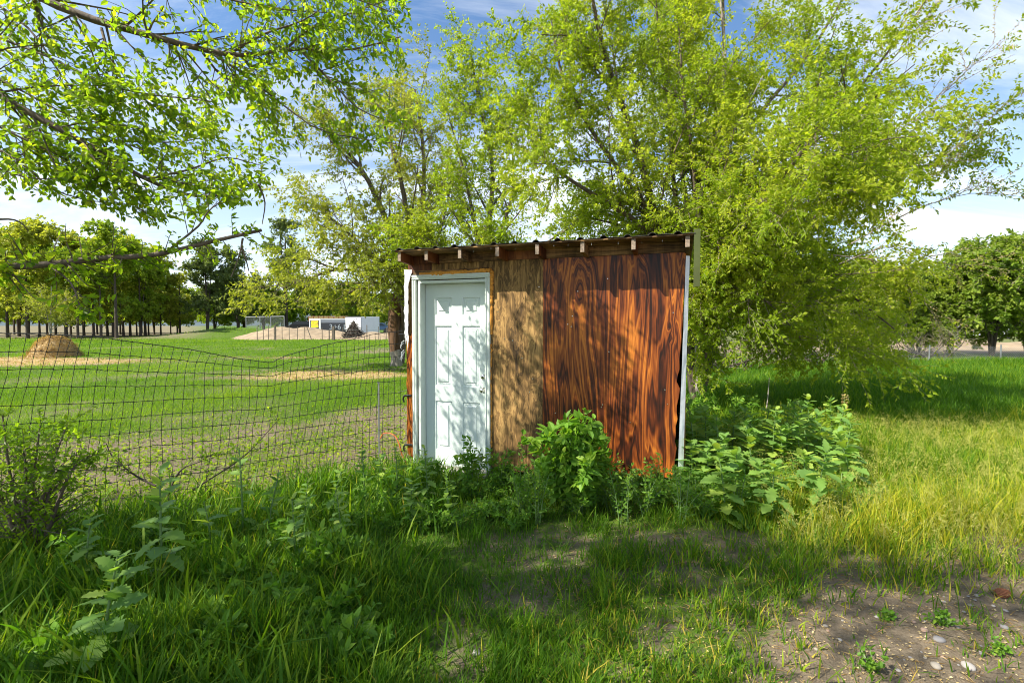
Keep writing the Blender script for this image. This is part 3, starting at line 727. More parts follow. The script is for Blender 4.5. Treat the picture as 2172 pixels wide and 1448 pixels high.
ELM, inf_elm, _ = tree('elm_tree', 'tall bright green elm with many leaning stems right behind the shed', 'tree', B0, stems, rad,
    [dict(n=11, t0=.25, t1=1, ang=(25, 65), ln=(1.0, 2.3), up=.25, droop=.02, wander=.09, rad=.5, K=8, sides=5),
     dict(n=6, t0=.15, t1=1, ang=(25, 65), ln=(.55, 1.25), up=.05, droop=.05, wander=.12, rad=.5, K=6, sides=3)],
    [(2, dict(n=9, ang=(20, 70), ln=(.25, .6), droop=.05, up=0.12, t0=.05, rmax=.004, rmin=.0018)),
     (1, dict(n=17, ang=(30, 75), ln=(.3, .75), droop=.08, t0=.1, rmax=.004, rmin=.0018)),
     (0, dict(n=42, ang=(30, 80), ln=(.3, .9), droop=.08, t0=.3, rmax=.004, rmin=.0018))],
    dict(per=19, L=(.042, .088), asp=.48, hang=.35, flat=.45, tone=.08), (M['bark'], M['twig'], M['leaf_elm']), g, keep=keep_main)
# pale stem in front of the others, bare side shoots with seed clusters on the outer sprays
g = np.random.default_rng(22)
SP = [S((1480, 440, 9.0), (1508, 350, 8.95), (1528, 240, 8.9), (1538, 130, 8.9), (1530, 20, 8.9), (1520, -80, 8.9)),
      [at(1508, 350, 8.95), at(1560, 270, 8.8), at(1580, 235, 8.75), at(1640, 120, 8.7)]]
P = np.stack([rs(s, 16) for s in SP]) - B0; R = np.stack([np.linspace(.062, .016, 16), np.linspace(.035, .006, 16)])
v, f = tubes(P, R, 8); mb = MB(); mb.add(v, [f])
part('stem', mb, M['bark_pale'], ELM, True, 'pale grey bare stem')
outer = np.stack([rs([at(1750, 420, 8.2), at(1880, 300, 8.0), at(2000, 200, 7.9), at(2110, 90, 7.8)], 10), rs([at(1800, 470, 8.4), at(1930, 380, 8.3), at(2060, 290, 8.2), at(2170, 180, 8.1)], 10),
    rs([at(1800, 520, 8.6), at(1930, 450, 8.6), at(2060, 410, 8.6), at(2190, 420, 8.6)], 10), rs([at(1780, 560, 8.6), at(1900, 520, 8.6), at(2010, 560, 8.7), at(2090, 560, 8.7)], 10),
    rs([at(1760, 300, 8.2), at(1850, 180, 8.1), at(1930, 80, 8.0), at(2010, -20, 8.0)], 10), rs([at(1760, 540, 8.8), at(1880, 560, 8.8), at(1960, 640, 8.8), at(2000, 700, 8.8)], 10)]) - B0
Ro = np.tile(np.linspace(.014, .003, 10), (6, 1))
q1, r1, _ = spawn(outer, Ro, 16, .1, 1, (15, 45), (.4, 1.1), 7, .12, .03, .07, .7, .003, None, g)
q2, r2, _ = spawn(q1, r1, 3, .2, 1, (15, 45), (.2, .5), 5, 0, .05, .08, .7, .002, None, g)
mb = MB()
for a_, b_ in ((outer, Ro), (q1, r1), (q2, r2)): v, f = tubes(a_, b_, 3); mb.add(v, [f])
s = part('shoots', mb, M['twig'], ELM); s['kind'] = 'stuff'
v, f, ti, _ = twig_leaves(q1, 26, (.018, .03), .75, g, 1, .1, 'diamond', 0.0, None, .2)
v2, f2, ti2, _ = twig_leaves(q2, 9, (.018, .03), .75, g, 1, .1, 'diamond', 0.0, None, .2)
mb = MB(); mb.add(v, [f], ti); mb.add(v2, [f2], ti2); s = part('seed_clusters', mb, M['samara'], ELM); s['kind'] = 'stuff'
v, f, ti, _ = twig_leaves(q2, 8, (.045, .08), .42, g, .9, .3, 'diamond', .35, None, .4)
mb = MB(); mb.add(v, [f], ti); s = part('outer_leaves', mb, M['leaf_elm'], ELM); s['kind'] = 'stuff'

# elm standing further back, left of the shed, with a torn old trunk
g = np.random.default_rng(31)
B1 = np.array([*at(846, 768, 20.2)[:2], 0.0])
S1 = lambda *p: [B1 + (0, 0, -.1), B1 + (np.random.default_rng(int(p[0][0])).normal() * .1, 0, 1.2)] + [at(*q) for q in p]
stems = [S1((850, 600, 20), (830, 500, 19.6), (790, 400, 19), (745, 330, 18.6), (700, 300, 18.3)), S1((860, 600, 20), (868, 500, 20), (850, 380, 19.8), (820, 280, 19.6), (800, 220, 19.5)),
         S1((865, 600, 20.3), (890, 480, 20.5), (900, 360, 20.7), (890, 250, 20.8), (880, 190, 20.8)), S1((845, 620, 19.8), (800, 590, 19), (730, 570, 18.3), (660, 590, 17.8), (630, 640, 17.6)),
         S1((850, 610, 19.8), (790, 540, 19), (720, 480, 18.4), (660, 420, 18)), S1((870, 600, 20), (930, 500, 19.8), (960, 380, 19.6)), S1((850, 620, 19.4), (800, 610, 18), (740, 620, 17), (690, 655, 16.4))]
def keep2(p): return (p[:, 2] > 1.9) & (p[:, 1] > 12.5)
tree('elm_tree', 'airy elm with a thick torn trunk beyond the wire fence, left of the shed', 'tree', B1, stems, [.22, .2, .2, .13, .14, .14, .1],
    [dict(n=12, t0=.25, t1=1, ang=(20, 55), ln=(1.4, 3.4), up=.2, droop=.03, wander=.08, K=8, sides=4),
     dict(n=5, t0=.15, t1=1, ang=(25, 60), ln=(.8, 1.8), up=.0, droop=.05, wander=.1, K=6, sides=3)],
    [(2, dict(n=7, ang=(20, 65), ln=(.4, .95), droop=.10, t0=.05, rmax=.007, rmin=.004)), (1, dict(n=9, ang=(30, 75), ln=(.5, 1.1), droop=.08, rmax=.007, rmin=.004))],
    dict(per=13, L=(.08, .16), asp=.5, hang=.3, flat=.4, tone=.08), (M['bark'], M['twig'], M['leaf_pale']), g, keep=keep2)
# its old trunk and the grey stump beside it
mb = MB(); P = rs([B1 + (-.05, -.25, -.1), B1 + (-.1, -.25, .8), B1 + (-.12, -.2, 1.7), B1 + (-.05, -.1, 2.9)], 12) - B1
ba = np.arange(16) * 2 * np.pi / 16
prof = np.interp(np.linspace(0, 2.9, 12), [0, .5, .75, 1.0, 1.6, 2.9], [.24, .17, .20, .25, .27, .25])
v, f = tubes(P[None], prof[None], 16); v = v + .12 * (np.stack([fbm(v[:, 2] * 2, v[:, 0] * 9), fbm(v[:, 2] * 2 + 9, v[:, 0] * 9), v[:, 0] * 0 + .5], 1) - .5); mb.add(v, [f])
M['rust_bark'] = bark_mat('rust_bark', (.030, .016, .008), (.17, .085, .035), 9)
part('old_trunk', mb, M['rust_bark'], [o for o in bpy.data.objects if o.name.startswith('elm_tree.001')][0], True, 'torn rusty brown trunk')
sp = at(840, 768, 19.0); mb = MB(); P = np.array([(0, 0, -.05), (.02, 0, .25), (-.02, 0, .55), (-.03, 0, .60)])
v, f = tubes(rs(P, 8)[None], np.linspace(.26, .2, 8)[None], 10); v = v * np.array([1, .7, 1]) + .05 * (np.stack([fbm(v[:, 2] * 4, v[:, 0] * 7), fbm(v[:, 2] * 4, v[:, 1] * 7), fbm(v[:, 0] * 5, v[:, 1] * 5)], 1) - .5); mb.add(v, [f]); mb.add([v[-10:].mean(0)], []); top = len(v)
mb.f.setdefault(3, []).append(np.array([(len(v) - 10 + a, len(v) - 10 + (a + 1) % 10, len(v)) for a in range(10)]))
tag(obj('tree_stump', mb.me('tree_stump', True), M['bark_pale'], None, (sp[0], sp[1], 0)), 'grey split stump at the foot of the torn elm trunk', 'stump')

# slimmer elm behind the shed's middle
g = np.random.default_rng(41)
B2 = np.array([*at(1030, 760, 16.5)[:2], 0.0])
S2 = lambda *p: [B2 + (0, 0, -.1), B2 + (0, 0, 1.2)] + [at(*q) for q in p]
stems = [S2((1030, 560, 16.5), (1040, 450, 16.4), (1045, 350, 16.3), (1020, 240, 16.2), (1000, 120, 16.1)), S2((1020, 560, 16.5), (1000, 440, 16.6), (975, 330, 16.7), (950, 240, 16.7)),
         S2((1040, 570, 16.5), (1070, 470, 16.2), (1090, 380, 16), (1080, 260, 15.9)), S2((1010, 590, 16.3), (950, 540, 16), (900, 500, 15.8)), S2((1060, 580, 16.2), (1150, 520, 15.6), (1230, 470, 15.2))]
tree('elm_tree', 'slim upright elm rising behind the shed roof beside the big elm', 'tree', B2, stems, [.15, .12, .12, .09, .09],
    [dict(n=12, t0=.22, t1=1, ang=(18, 52), ln=(1.0, 2.4), up=.3, droop=.02, wander=.08, K=8, sides=4),
     dict(n=5, t0=.15, t1=1, ang=(20, 60), ln=(.6, 1.3), up=.05, droop=.05, wander=.1, K=6, sides=3)],
    [(2, dict(n=7, ang=(20, 65), ln=(.35, .8), droop=.10, t0=.05, rmax=.006, rmin=.003)), (1, dict(n=9, ang=(30, 75), ln=(.4, .9), droop=.08, rmax=.006, rmin=.003))],
    dict(per=13, L=(.075, .14), asp=.48, hang=.35, flat=.4, tone=.1), (M['bark'], M['twig'], M['leaf_elm']), g, keep=lambda p: (p[:, 2] > 1.0) & (p[:, 1] > 11.5))

# overhead elm: trunk outside the picture on the left, boughs reaching over the fence
g = np.random.default_rng(51)
B3 = np.array([-7.4, 1.3, 0.0]); c3 = B3 + (.1, .05, 2.2)
T3 = lambda *p: [B3 + (0, 0, -.1), B3 + (.02, 0, 1.0), c3] + [np.array(q, float) if len(q) == 3 and abs(q[0]) < 30 else at(*q) for q in p]
A = [at(-120, -90, 3.45), at(150, 25, 3.55), at(300, 70, 3.6), at(430, 105, 3.65), at(520, 117, 3.7), at(620, 104, 3.78), at(740, 106, 3.85), at(850, 78, 3.95)]
Bb = [at(-120, 130, 3.15), at(0, 205, 3.25), at(110, 265, 3.3), at(215, 325, 3.4), at(310, 380, 3.5), at(400, 414, 3.55), at(480, 412, 3.6), at(553, 392, 3.7)]
Cc = [at(-120, 575, 2.75), at(0, 567, 2.9), at(110, 560, 2.95), at(210, 548, 3.05), at(330, 540, 3.15), at(450, 512, 3.3), at(555, 488, 3.45)]
stems = [T3((-5.6, 2.4, 4.2)) + A, T3((-5.4, 2.5, 3.3)) + Bb, T3((-5.0, 2.3, 2.3)) + Cc,
         T3((-6.0, 1.0, 4.2), (-4.6, .7, 5.6), (-3.0, .8, 6.4), (-1.4, 1.2, 6.6)),
         T3((-6.2, .9, 4.0), (-5.0, .6, 5.2), (-3.4, .5, 5.9), (-1.8, .7, 6.1)),
         T3((-6.0, .7, 3.6), (-4.6, .1, 4.4), (-3.0, -.3, 4.9), (-1.6, -.2, 5.1)),
         T3((-6.6, .2, 4.4), (-6.0, -1.2, 5.8), (-5.2, -2.2, 6.4)),
         T3((-6.4, 1.4, 4.8), (-5.6, 1.2, 6.6), (-5.0, 1.2, 8.2)),
         T3((-5.9, 1.5, 3.6), (-4.8, 1.4, 4.4), (-3.6, 1.5, 4.9), (-2.6, 1.6, 5.2)),
         T3((-8.4, 1.6, 4.4), (-9.6, 1.8, 5.8), (-10.2, 1.6, 7)),
         ]
hang = [rs(q, 10) for q in (
    [at(440, 108, 3.65), at(520, 160, 3.7), at(610, 230, 3.75), at(690, 280, 3.8), at(840, 305, 3.9)], [at(480, 118, 3.68), at(560, 72, 3.7), at(640, 45, 3.72), at(700, 5, 3.75)],
    [at(430, 112, 3.8), at(475, 165, 4.1), at(540, 190, 4.25), at(590, 290, 4.3)], [at(215, 60, 3.55), at(240, 140, 3.5), at(290, 200, 3.5), at(400, 270, 3.55)],
    [at(-60, 60, 3.4), at(100, 120, 3.45), at(260, 190, 3.5), at(450, 215, 3.6)], [at(-80, -40, 3.5), at(60, 60, 3.5), at(130, 160, 3.5), at(220, 260, 3.5)],
    [at(300, -60, 3.7), at(450, -10, 3.75), at(600, 20, 3.8), at(760, 30, 3.9)], [at(500, -90, 3.9), at(640, -30, 3.95), at(760, 0, 4.0), at(840, 30, 4.05)],
    [at(160, 295, 3.5), at(280, 300, 4.0), at(390, 300, 4.25), at(480, 275, 4.35)], [at(215, 325, 3.4), at(240, 380, 3.4), at(280, 430, 3.42), at(330, 465, 3.45)],
    [at(310, 380, 3.6), at(400, 360, 4.0), at(480, 335, 4.25), at(550, 350, 4.4)], [at(-50, 300, 3.2), at(40, 340, 3.25), at(110, 400, 3.3), at(200, 430, 3.35)],
    [at(640, 110, 3.8), at(700, 170, 3.82), at(760, 230, 3.85), at(830, 260, 3.9)], [at(600, 110, 3.8), at(660, 60, 3.85), at(740, 30, 3.9), at(850, -10, 4.0)],
    [at(-80, 480, 2.7), at(0, 465, 2.8), at(40, 470, 2.85), at(60, 490, 2.9)], [at(350, 536, 3.2), at(420, 480, 3.25), at(440, 450, 3.28), at(470, 425, 3.3)],
    [at(-40, 150, 3.3), at(60, 200, 3.35), at(160, 250, 3.4), at(280, 270, 3.5)], [at(-60, 240, 3.1), at(60, 300, 3.2), at(140, 340, 3.3), at(210, 400, 3.4)], [at(-60, 330, 3.0), at(30, 370, 3.1), at(110, 380, 3.2), at(180, 370, 3.3)], [at(120, 270, 3.35), at(200, 280, 3.5), at(330, 330, 3.6), at(430, 370, 3.7)],
    [at(100, 560, 2.95), at(150, 600, 2.9), at(170, 650, 2.9), at(190, 660, 2.9)])]
hang = np.stack(hang); hR = np.tile(np.linspace(.0105, .003, 10), (len(hang), 1)); hR[-3:] *= .6; hR[-7:-3] *= .8
OV = thing('elm_tree', 'leafy elm whose dark boughs reach over the wire fence', 'tree', tuple(B3))
P = np.stack([rs(s, 26) for s in stems]) - B3; R = np.stack([np.linspace(1, .10, 26) ** .9 * r for r in (.105, .095, .075, .12, .12, .10, .10, .12, .08, .09)])
R[0] = np.interp(np.linspace(0, 1, 26), [0, .3, .6, 1], [.12, .034, .021, .004]); R[1] = np.interp(np.linspace(0, 1, 26), [0, .3, .6, 1], [.11, .030, .018, .005]); R[2] = np.interp(np.linspace(0, 1, 26), [0, .3, .6, 1], [.09, .026, .020, .011])
mb = MB(); v, f = tubes(P, R, 9); mb.add(v, [f])
tp = rs([B3 + (0, 0, -.1), B3 + (0, 0, 1.0), c3, c3 + (.1, 0, .8)], 8) - B3; v, f = tubes(tp[None], np.array([[.30, .27, .26, .25, .24, .23, .21, .17]]), 12); mb.add(v, [f])
H = hang - B3; v, f = tubes(H, hR, 5); mb.add(v, [f])
# snapped twig dangling from the low bough
for pts in ([at(515, 505, 3.4), at(508, 540, 3.4), at(490, 588, 3.4)], [at(512, 525, 3.4), at(520, 545, 3.42), at(528, 575, 3.42)], [at(550, 394, 3.7), at(562, 430, 3.7), at(556, 475, 3.65)]):
    v, f = tubes((rs(pts, 7) - B3)[None], np.linspace(.008, .003, 7)[None], 5); mb.add(v, [f])
part('trunk', mb, M['bark'], OV, True)
visP, visR = P[:3, 8:], R[:3, 8:]
q1, r1, _ = spawn(visP[:2], visR[:2], 52, .05, 1, (25, 75), (.25, .6), 6, -.05, .06, .08, .4, .003, None, g)
q2, r2, _ = spawn(H[:-3], hR[:-3], 22, .05, 1, (25, 70), (.2, .5), 6, -.05, .06, .08, .5, .0025, None, g)
q2b, r2b, _ = spawn(H[-3:], hR[-3:], 14, .05, 1, (25, 70), (.1, .24), 6, -.02, .04, .08, .5, .0025, None, g)
q3, r3, _ = spawn(visP[2:], visR[2:], 75, .05, .99, (35, 85), (.08, .30), 5, .0, .03, .08, .3, .002, None, g)
q4, r4, _ = spawn(P[3:], R[3:], 32, .35, 1, (20, 65), (.7, 1.6), 7, .05, .05, .1, .4, .005, None, g)
def vis_ok(Q):
    x, y = scr(Q[:, -1] + B3); lim = np.interp(x, [-400, 0, 60, 200, 340, 420, 560, 610, 700, 880], [430, 420, 420, 450, 485, 455, 430, 350, 345, 320])
    return (y < lim) & (x < 875)
q1k = vis_ok(q1); q1, r1 = q1[q1k], r1[q1k]; q2k = vis_ok(q2); q2, r2 = q2[q2k], r2[q2k]
tA, rA, _ = spawn(np.concatenate([q1, q2]), np.concatenate([r1, r2]), 4, .10, 1, (25, 65), (.10, .30), 5, -.04, .08, .08, .6, .0014, None, g)
kk_ = vis_ok(tA); tA, rA = tA[kk_], rA[kk_]
q5, r5, _ = spawn(q4, r4, 8, .1, 1, (25, 70), (.3, .8), 5, 0, .07, .1, .5, .003, None, g)
# keep the field behind the fence in the sun: no boughs above the line that would shade it
w_ = q5[:, -1] + B3; sh = w_ - SUN_DIR[None] * (w_[:, 2:3] / SUN_DIR[2]); q5k = (fence_d(sh[:, 0], sh[:, 1]) < .5) & ~((sh[:, 0] > 2.2) & (sh[:, 1] > 3.3)); sx_, sy_ = scr(np.where(w_[:, 1:2] > .3, w_, np.array([[99., 1, 1]])))
tt_ = np.maximum(3.65 - w_[:, 1], 0) / -SUN_DIR[1]; hx_ = w_[:, 0] - SUN_DIR[0] * tt_; hz_ = w_[:, 2] - SUN_DIR[2] * tt_
q5k &= ~((hz_ > 2.1) & (hz_ < 4.9) & (hx_ > -4.2) & (hx_ < -.4))
q5, r5 = q5[q5k], r5[q5k]
w4 = q4[:, -1] + B3; tt_ = np.maximum(3.65 - w4[:, 1], 0) / -SUN_DIR[1]; hx_ = w4[:, 0] - SUN_DIR[0] * tt_; hz_ = w4[:, 2] - SUN_DIR[2] * tt_; k4 = ~((hz_ > 2.1) & (hz_ < 4.9) & (hx_ > -4.2) & (hx_ < -.4)); q4, r4 = q4[k4], r4[k4]
tm = MB()
for a_, b_, st_ in ((q1, r1, 1), (q2, r2, 1), (q2b, r2b, 1), (q3, r3, 1), (q4, r4, 1), (tA, rA, 2), (q5, r5, 2)): v, f = tubes(a_[:, ::st_], b_[:, ::st_], 3); tm.add(v, [f])
s = part('twigs', tm, M['bark'], OV); s['kind'] = 'stuff'
cm = MB(); near = []
for Q, per, L in ((q1, 7, (.036, .058)), (q2, 7, (.036, .058)), (q2b, 9, (.034, .056)), (q3, 8, (.032, .054)), (tA, 6, (.034, .056))):
    v, f, ti, inf = twig_leaves(Q, per, L, .52, g, .95, .30, 'oval', .12, None, .45); near.append(inf)
for_all = [np.concatenate([n_[k] for n_ in near]) for k in range(6)]
pw = for_all[0] + B3; sx_, sy_ = scr(pw); inview = (sx_ > 10) & (sx_ < 2160) & (sy_ > 10) & (pw[:, 1] > .5)
size = np.where(inview, for_all[3] / np.maximum(pw[:, 1], .3), 0); top = np.argsort(-size)[:300]
msk = np.ones(len(pw), bool); msk[top] = False
fa = [a_[msk] for a_ in for_all]
v, f = leaves_oval(fa[0], fa[1], fa[2], fa[3], fa[4]); cm.add(v, [f], np.repeat(fa[5], 6))
v, f, ti, _ = twig_leaves(q5, 13, (.06, .10), .5, g, .95, .3, 'diamond', .1, None, .5); cm.add(v, [f], ti)
v, f, ti, _ = twig_leaves(q4, 12, (.05, .09), .5, g, .95, .3, 'diamond', .3, None, .5); cm.add(v, [f], ti)
s = part('crown', cm, M['leaf_over'], OV); s['kind'] = 'stuff'
# the three hundred largest leaves are pieces of their own
lm = []
for tone in (.15, .45, .8):
    v, f = leaves_oval(np.zeros((1, 3)), np.array([[0, 1., 0]]), np.array([[0, 0, 1.]]), np.array([1.]), np.array([.52]))
    m_ = mesh('leaf', v, [f], True, np.full(6, tone)); m_.materials.append(M['leaf_over']); lm.append(m_)
for k in top:
    p_, d_, n_, l_ = for_all[0][k], nrm(for_all[1][k]), for_all[2][k], for_all[3][k]
    s_ = nrm(np.cross(d_, n_)); n2_ = np.cross(s_, d_)
    o = obj('leaf', lm[int(min(2, for_all[5][k] * 3))], None, OV)
    o.matrix_local = Matrix(((s_[0] * l_, d_[0] * l_, n2_[0] * l_, p_[0]), (s_[1] * l_, d_[1] * l_, n2_[1] * l_, p_[1]), (s_[2] * l_, d_[2] * l_, n2_[2] * l_, p_[2]), (0, 0, 0, 1)))

# ------------------------------------------------------------------ grove and far trees
def auto_tree(name, g, H, spread, cb, trunkr, nst, mats, leafL, dens=1.0, lean=0.0, shape='round', tone=0.0):
    """stand-alone tree at the origin; returns its root"""
    stems = []; rad = []
    for k in range(nst):
        a = g.random() * 6.28; o_ = spread * (.25 if nst > 1 else .05) * (1 if k else .3)
        tx, ty = math.cos(a) * o_ + lean, math.sin(a) * o_
        stems.append([(0, 0, -.1), (tx * .1, ty * .1, cb * .6), (tx * .35, ty * .35, cb + (H - cb) * .3), (tx * .75, ty * .75, cb + (H - cb) * .65), (tx, ty, H * (1 - .1 * g.random()))]); rad.append(trunkr * (1 if k == 0 else .7))
    cz, rz_ = cb + (H - cb) * .5, (H - cb) * .56
    def kp(p):
        if shape == 'cone': e = np.hypot(p[:, 0], p[:, 1]) < spread * np.clip((H * 1.05 - p[:, 2]) / (H - cb), .05, 1)
        else: e = (np.hypot(p[:, 0], p[:, 1]) / spread) ** 2 + ((p[:, 2] - cz) / rz_) ** 2 < 1.05
        return e & (p[:, 2] > cb * .8)
    return tree(name, None, None, (0, 0, 0), stems, rad,
        [dict(n=int(14 * dens), t0=.28, t1=1, ang=(35, 80), ln=(spread * .5, spread * 1.05), up=.25, droop=.03, wander=.1, K=7, sides=4, rad=.45),
         dict(n=6, t0=.2, t1=1, ang=(25, 70), ln=(spread * .22, spread * .5), up=.05, droop=.04, wander=.12, K=5, sides=3)],
        [(2, dict(n=6, ang=(20, 75), ln=(spread * .10, spread * .24), droop=.06, rmax=.012, rmin=.006, K=3)), (1, dict(n=8, ang=(30, 80), ln=(spread * .12, spread * .28), droop=.06, rmax=.012, rmin=.006, K=3))],
        dict(per=9, L=leafL, asp=.6, hang=.25, flat=.4, tone=tone), mats, g, keep=kp, sides=7)[0]
def place(root, label, cat, loc, rz, sc, group=None, first=[None]):
    o = copy_tree(root) if root.get('used') else root
    root['used'] = 1
    o.location = loc; o.rotation_euler = (0, 0, rz); o.scale = (sc, sc, sc)
    return tag(o, label, cat, group)
protos = [auto_tree('grove_tree', np.random.default_rng(60 + k), 13.0 + 1.2 * k, 4.9 + .3 * k, 2.7, .20 + .02 * k, 1 + (k % 2), (M['bark_dark'], M['bark_dark'], M['leaf_grove'] if k < 2 else M['leaf_pale']), (.30, .55), 1.1, tone=[.1, .2, .3][k]) for k in range(3)]
g = np.random.default_rng(70)
spots = [(16, 62), (40, 70), (58, 58), (84, 66), (118, 75), (140, 60), (165, 58), (178, 70), (198, 63), (214, 59), (228, 72), (240, 64), (247, 58), (262, 69), (276, 74), (290, 78), (298, 66), (308, 73), (315, 80), (327, 84), (341, 76), (362, 80), (376, 86), (382, 78), (-30, 60), (-70, 72), (-110, 60), (30, 84), (100, 86), (150, 84), (206, 86), (255, 85)]
for k, (px_, Y) in enumerate(spots):
    X = (px_ - CX) / FPX * Y
    place(protos[k % 3], 'dark trunked leafy tree in the shady grove behind the hay pile', 'tree', (X, Y, gz(X, Y) - .05), g.random() * 6.28, (.80 + .30 * g.random()) * (1.0 if px_ < 260 else .86) * (.72 if px_ > 330 else 1), 'trees of the grove beyond the field')
for r in protos:
    for o in [r] + [x for x in bpy.data.objects if x.name.startswith('grove_tree')]:
        if 'used' in o: del o['used']
t_ = auto_tree('small_tree', np.random.default_rng(75), 5.9, 3.6, 1.5, .12, 2, (M['bark_pale'], M['twig'], M['leaf_pale']), (.10, .19), 1.1, tone=.1)
p = at(108, 720, 52); place(t_, 'small pale green tree with a grey trunk at the front edge of the grove', 'tree', (p[0], p[1], 0), .4, 1.0)
t_ = auto_tree('pine_tree', np.random.default_rng(76), 19.5, 4.6, 6.0, .32, 2, (M['bark_dark'], M['bark_dark'], M['leaf_grey']), (.22, .42), 1.1, shape='round', tone=-.1)
p = at(608, 700, 82); place(t_, 'tall sparse grey green pine rising above the far thicket', 'tree', (p[0], p[1], 0), 0, 1.0)
greys = [('poplar_tree', 'grey green poplar behind the grassy rise beside the grove', 440, 72, 14.5, 4.0), ('poplar_tree', 'broad grey green poplar behind the dirt mound', 505, 76, 13.5, 4.8),
         ('bushy_tree', 'round dark bushy tree behind the chain link enclosure', 560, 80, 8.2, 4.2), ('bushy_tree', 'dark leafy tree behind the dark trailer', 660, 84, 9.5, 5.0),
         ('bushy_tree', 'yellow green bushy tree behind the white trailer', 735, 86, 9.0, 5.0), ('bushy_tree', 'low yellow green tree behind the shade tinted side of the white trailer', 815, 92, 7.2, 4.6),
         ('bushy_tree', 'broad green tree at the back of the yard beside the torn elm trunk', 880, 98, 10.5, 6.0)]
for k, (nm, lb, px_, Y, H, sp_) in enumerate(greys):
    t_ = auto_tree(nm, np.random.default_rng(80 + k), H, sp_, 1.2 if 'bush' in nm else 2.0, .22, 2, (M['bark_dark'], M['twig'], M['leaf_grey'] if k in (0, 1) else M['leaf_grove']), (.26, .46), 1.0, tone=.0 if k != 4 else .15)
    p = at(px_, 700, Y); place(t_, lb, 'tree', (p[0], p[1], 0), k * 1.1, 1.0)
thick = auto_tree('thicket_tree', np.random.default_rng(95), 8.0, 5.2, .8, .2, 3, (M['bark_dark'], M['twig'], M['leaf_grove']), (.30, .52), 1.0)
for k, (px_, Y) in enumerate([(-90, 96), (-20, 100), (60, 98), (140, 102), (215, 98), (300, 104), (380, 100), (455, 98), (520, 104), (600, 100), (680, 106), (760, 110), (1540, 75), (1640, 80), (1740, 86), (1840, 92), (2060, 96), (2150, 90), (2260, 84)]):  # leftmost trees added behind the grove to block horizon light
    X = (px_ - CX) / FPX * Y
    place(thick, 'bushy tree in the row closing the far side of the field' if px_ < 1000 else 'bushy tree in the row beyond the yard on the right of the shed', 'tree', (X, Y, 0), k * 1.7, 1.05 + .15 * (k % 3), 'trees closing the far side of the field' if px_ < 1000 else 'trees beyond the yard')
for o in bpy.data.objects:
    if 'used' in o: del o['used']
# thorny small trees along the right chain link fence
th = [(1640, 24.0, 4.6, 2.4, 'twiggy low tree behind the brush closest to the shed corner'), (1725, 24.5, 4.9, 2.4, 'twiggy low tree under the outer boughs of the big elm'), (1800, 25.5, 5.2, 2.4, 'upright small tree by the chain link fence beside the big elm'), (1875, 26.5, 4.5, 2.3, 'low hawthorn in front of the red fascia'), (1950, 26.0, 4.6, 2.3, 'hawthorn with a slanting stem in front of the dirt bank'), (2020, 26.5, 5.4, 2.4, 'leafy hawthorn on the chain link fence in front of the white building'), (2105, 25.0, 6.1, 2.6, 'tallest hawthorn on the chain link fence'), (2180, 26.0, 5.4, 2.5, 'hawthorn next to the tallest one on the chain link fence'), (2270, 27.0, 5.2, 2.4, 'hawthorn at the far end of the chain link fence')]
hp_ = [auto_tree('hawthorn_tree', np.random.default_rng(100 + k), 5.0 + .4 * (k == 1), 2.75, .35, .10, 5, (M['bark_dark'], M['twig'], M['leaf_thorn']), (.12, .22), .72, tone=.12) for k in range(3)]
for k, (px_, Y, H, sp_, lb) in enumerate(th):
    X = (px_ - CX) / FPX * Y; place(hp_[k % 3], lb, 'tree', (X, Y, 0), k * 1.9, H / (5.0 + .4 * (k % 3 == 1)))
for o in bpy.data.objects:
    if 'used' in o: del o['used']
# brush tangled below the big elm
g = np.random.default_rng(111)
for k, (px_, Y, lb) in enumerate([(1560, 17.5, 'bare brown brush under the elm, close to the shed corner'), (1700, 19, 'tangle of dead brown twigs under the elm canopy'), (1840, 21.5, 'bare brush leaning on the chain link fence'), (1960, 24, 'dry twiggy brush in front of the right dirt bank')]):
    X = (px_ - CX) / FPX * Y; R_ = thing('brush', lb, 'brush', (X, Y, 0))
    a = g.random(16) * 6.28; st = np.stack([rs([(math.cos(q) * .7 * g.random() + g.normal() * .8, math.sin(q) * .5, -.05), (math.cos(q) * .9 + g.normal() * .6, math.sin(q) * .6, .7), (math.cos(q) * 2 + g.normal() * .5, math.sin(q), 1.2 + .7 * g.random())], 8) for q in a])
    rr = np.tile(np.linspace(.03, .008, 8), (16, 1)); q1, r1, _ = spawn(st, rr, 12, .1, 1, (20, 80), (.5, 1.4), 6, .1, .08, .15, .5, .006, None, g)
    mb = MB(); v, f = tubes(st, rr, 5); mb.add(v, [f]); part('stems', mb, M['bark_dark'], R_)
    mb = MB(); v, f = tubes(q1, r1, 3); mb.add(v, [f]); s = part('twigs', mb, M['twig'], R_); s['kind'] = 'stuff'
    v, f, ti, _ = twig_leaves(q1, 5, (.05, .10), .5, g, 1, .2, 'diamond', .2, None, .4); mb = MB(); mb.add(v, [f], ti); s = part('foliage', mb, M['leaf_thorn'], R_); s['kind'] = 'stuff'

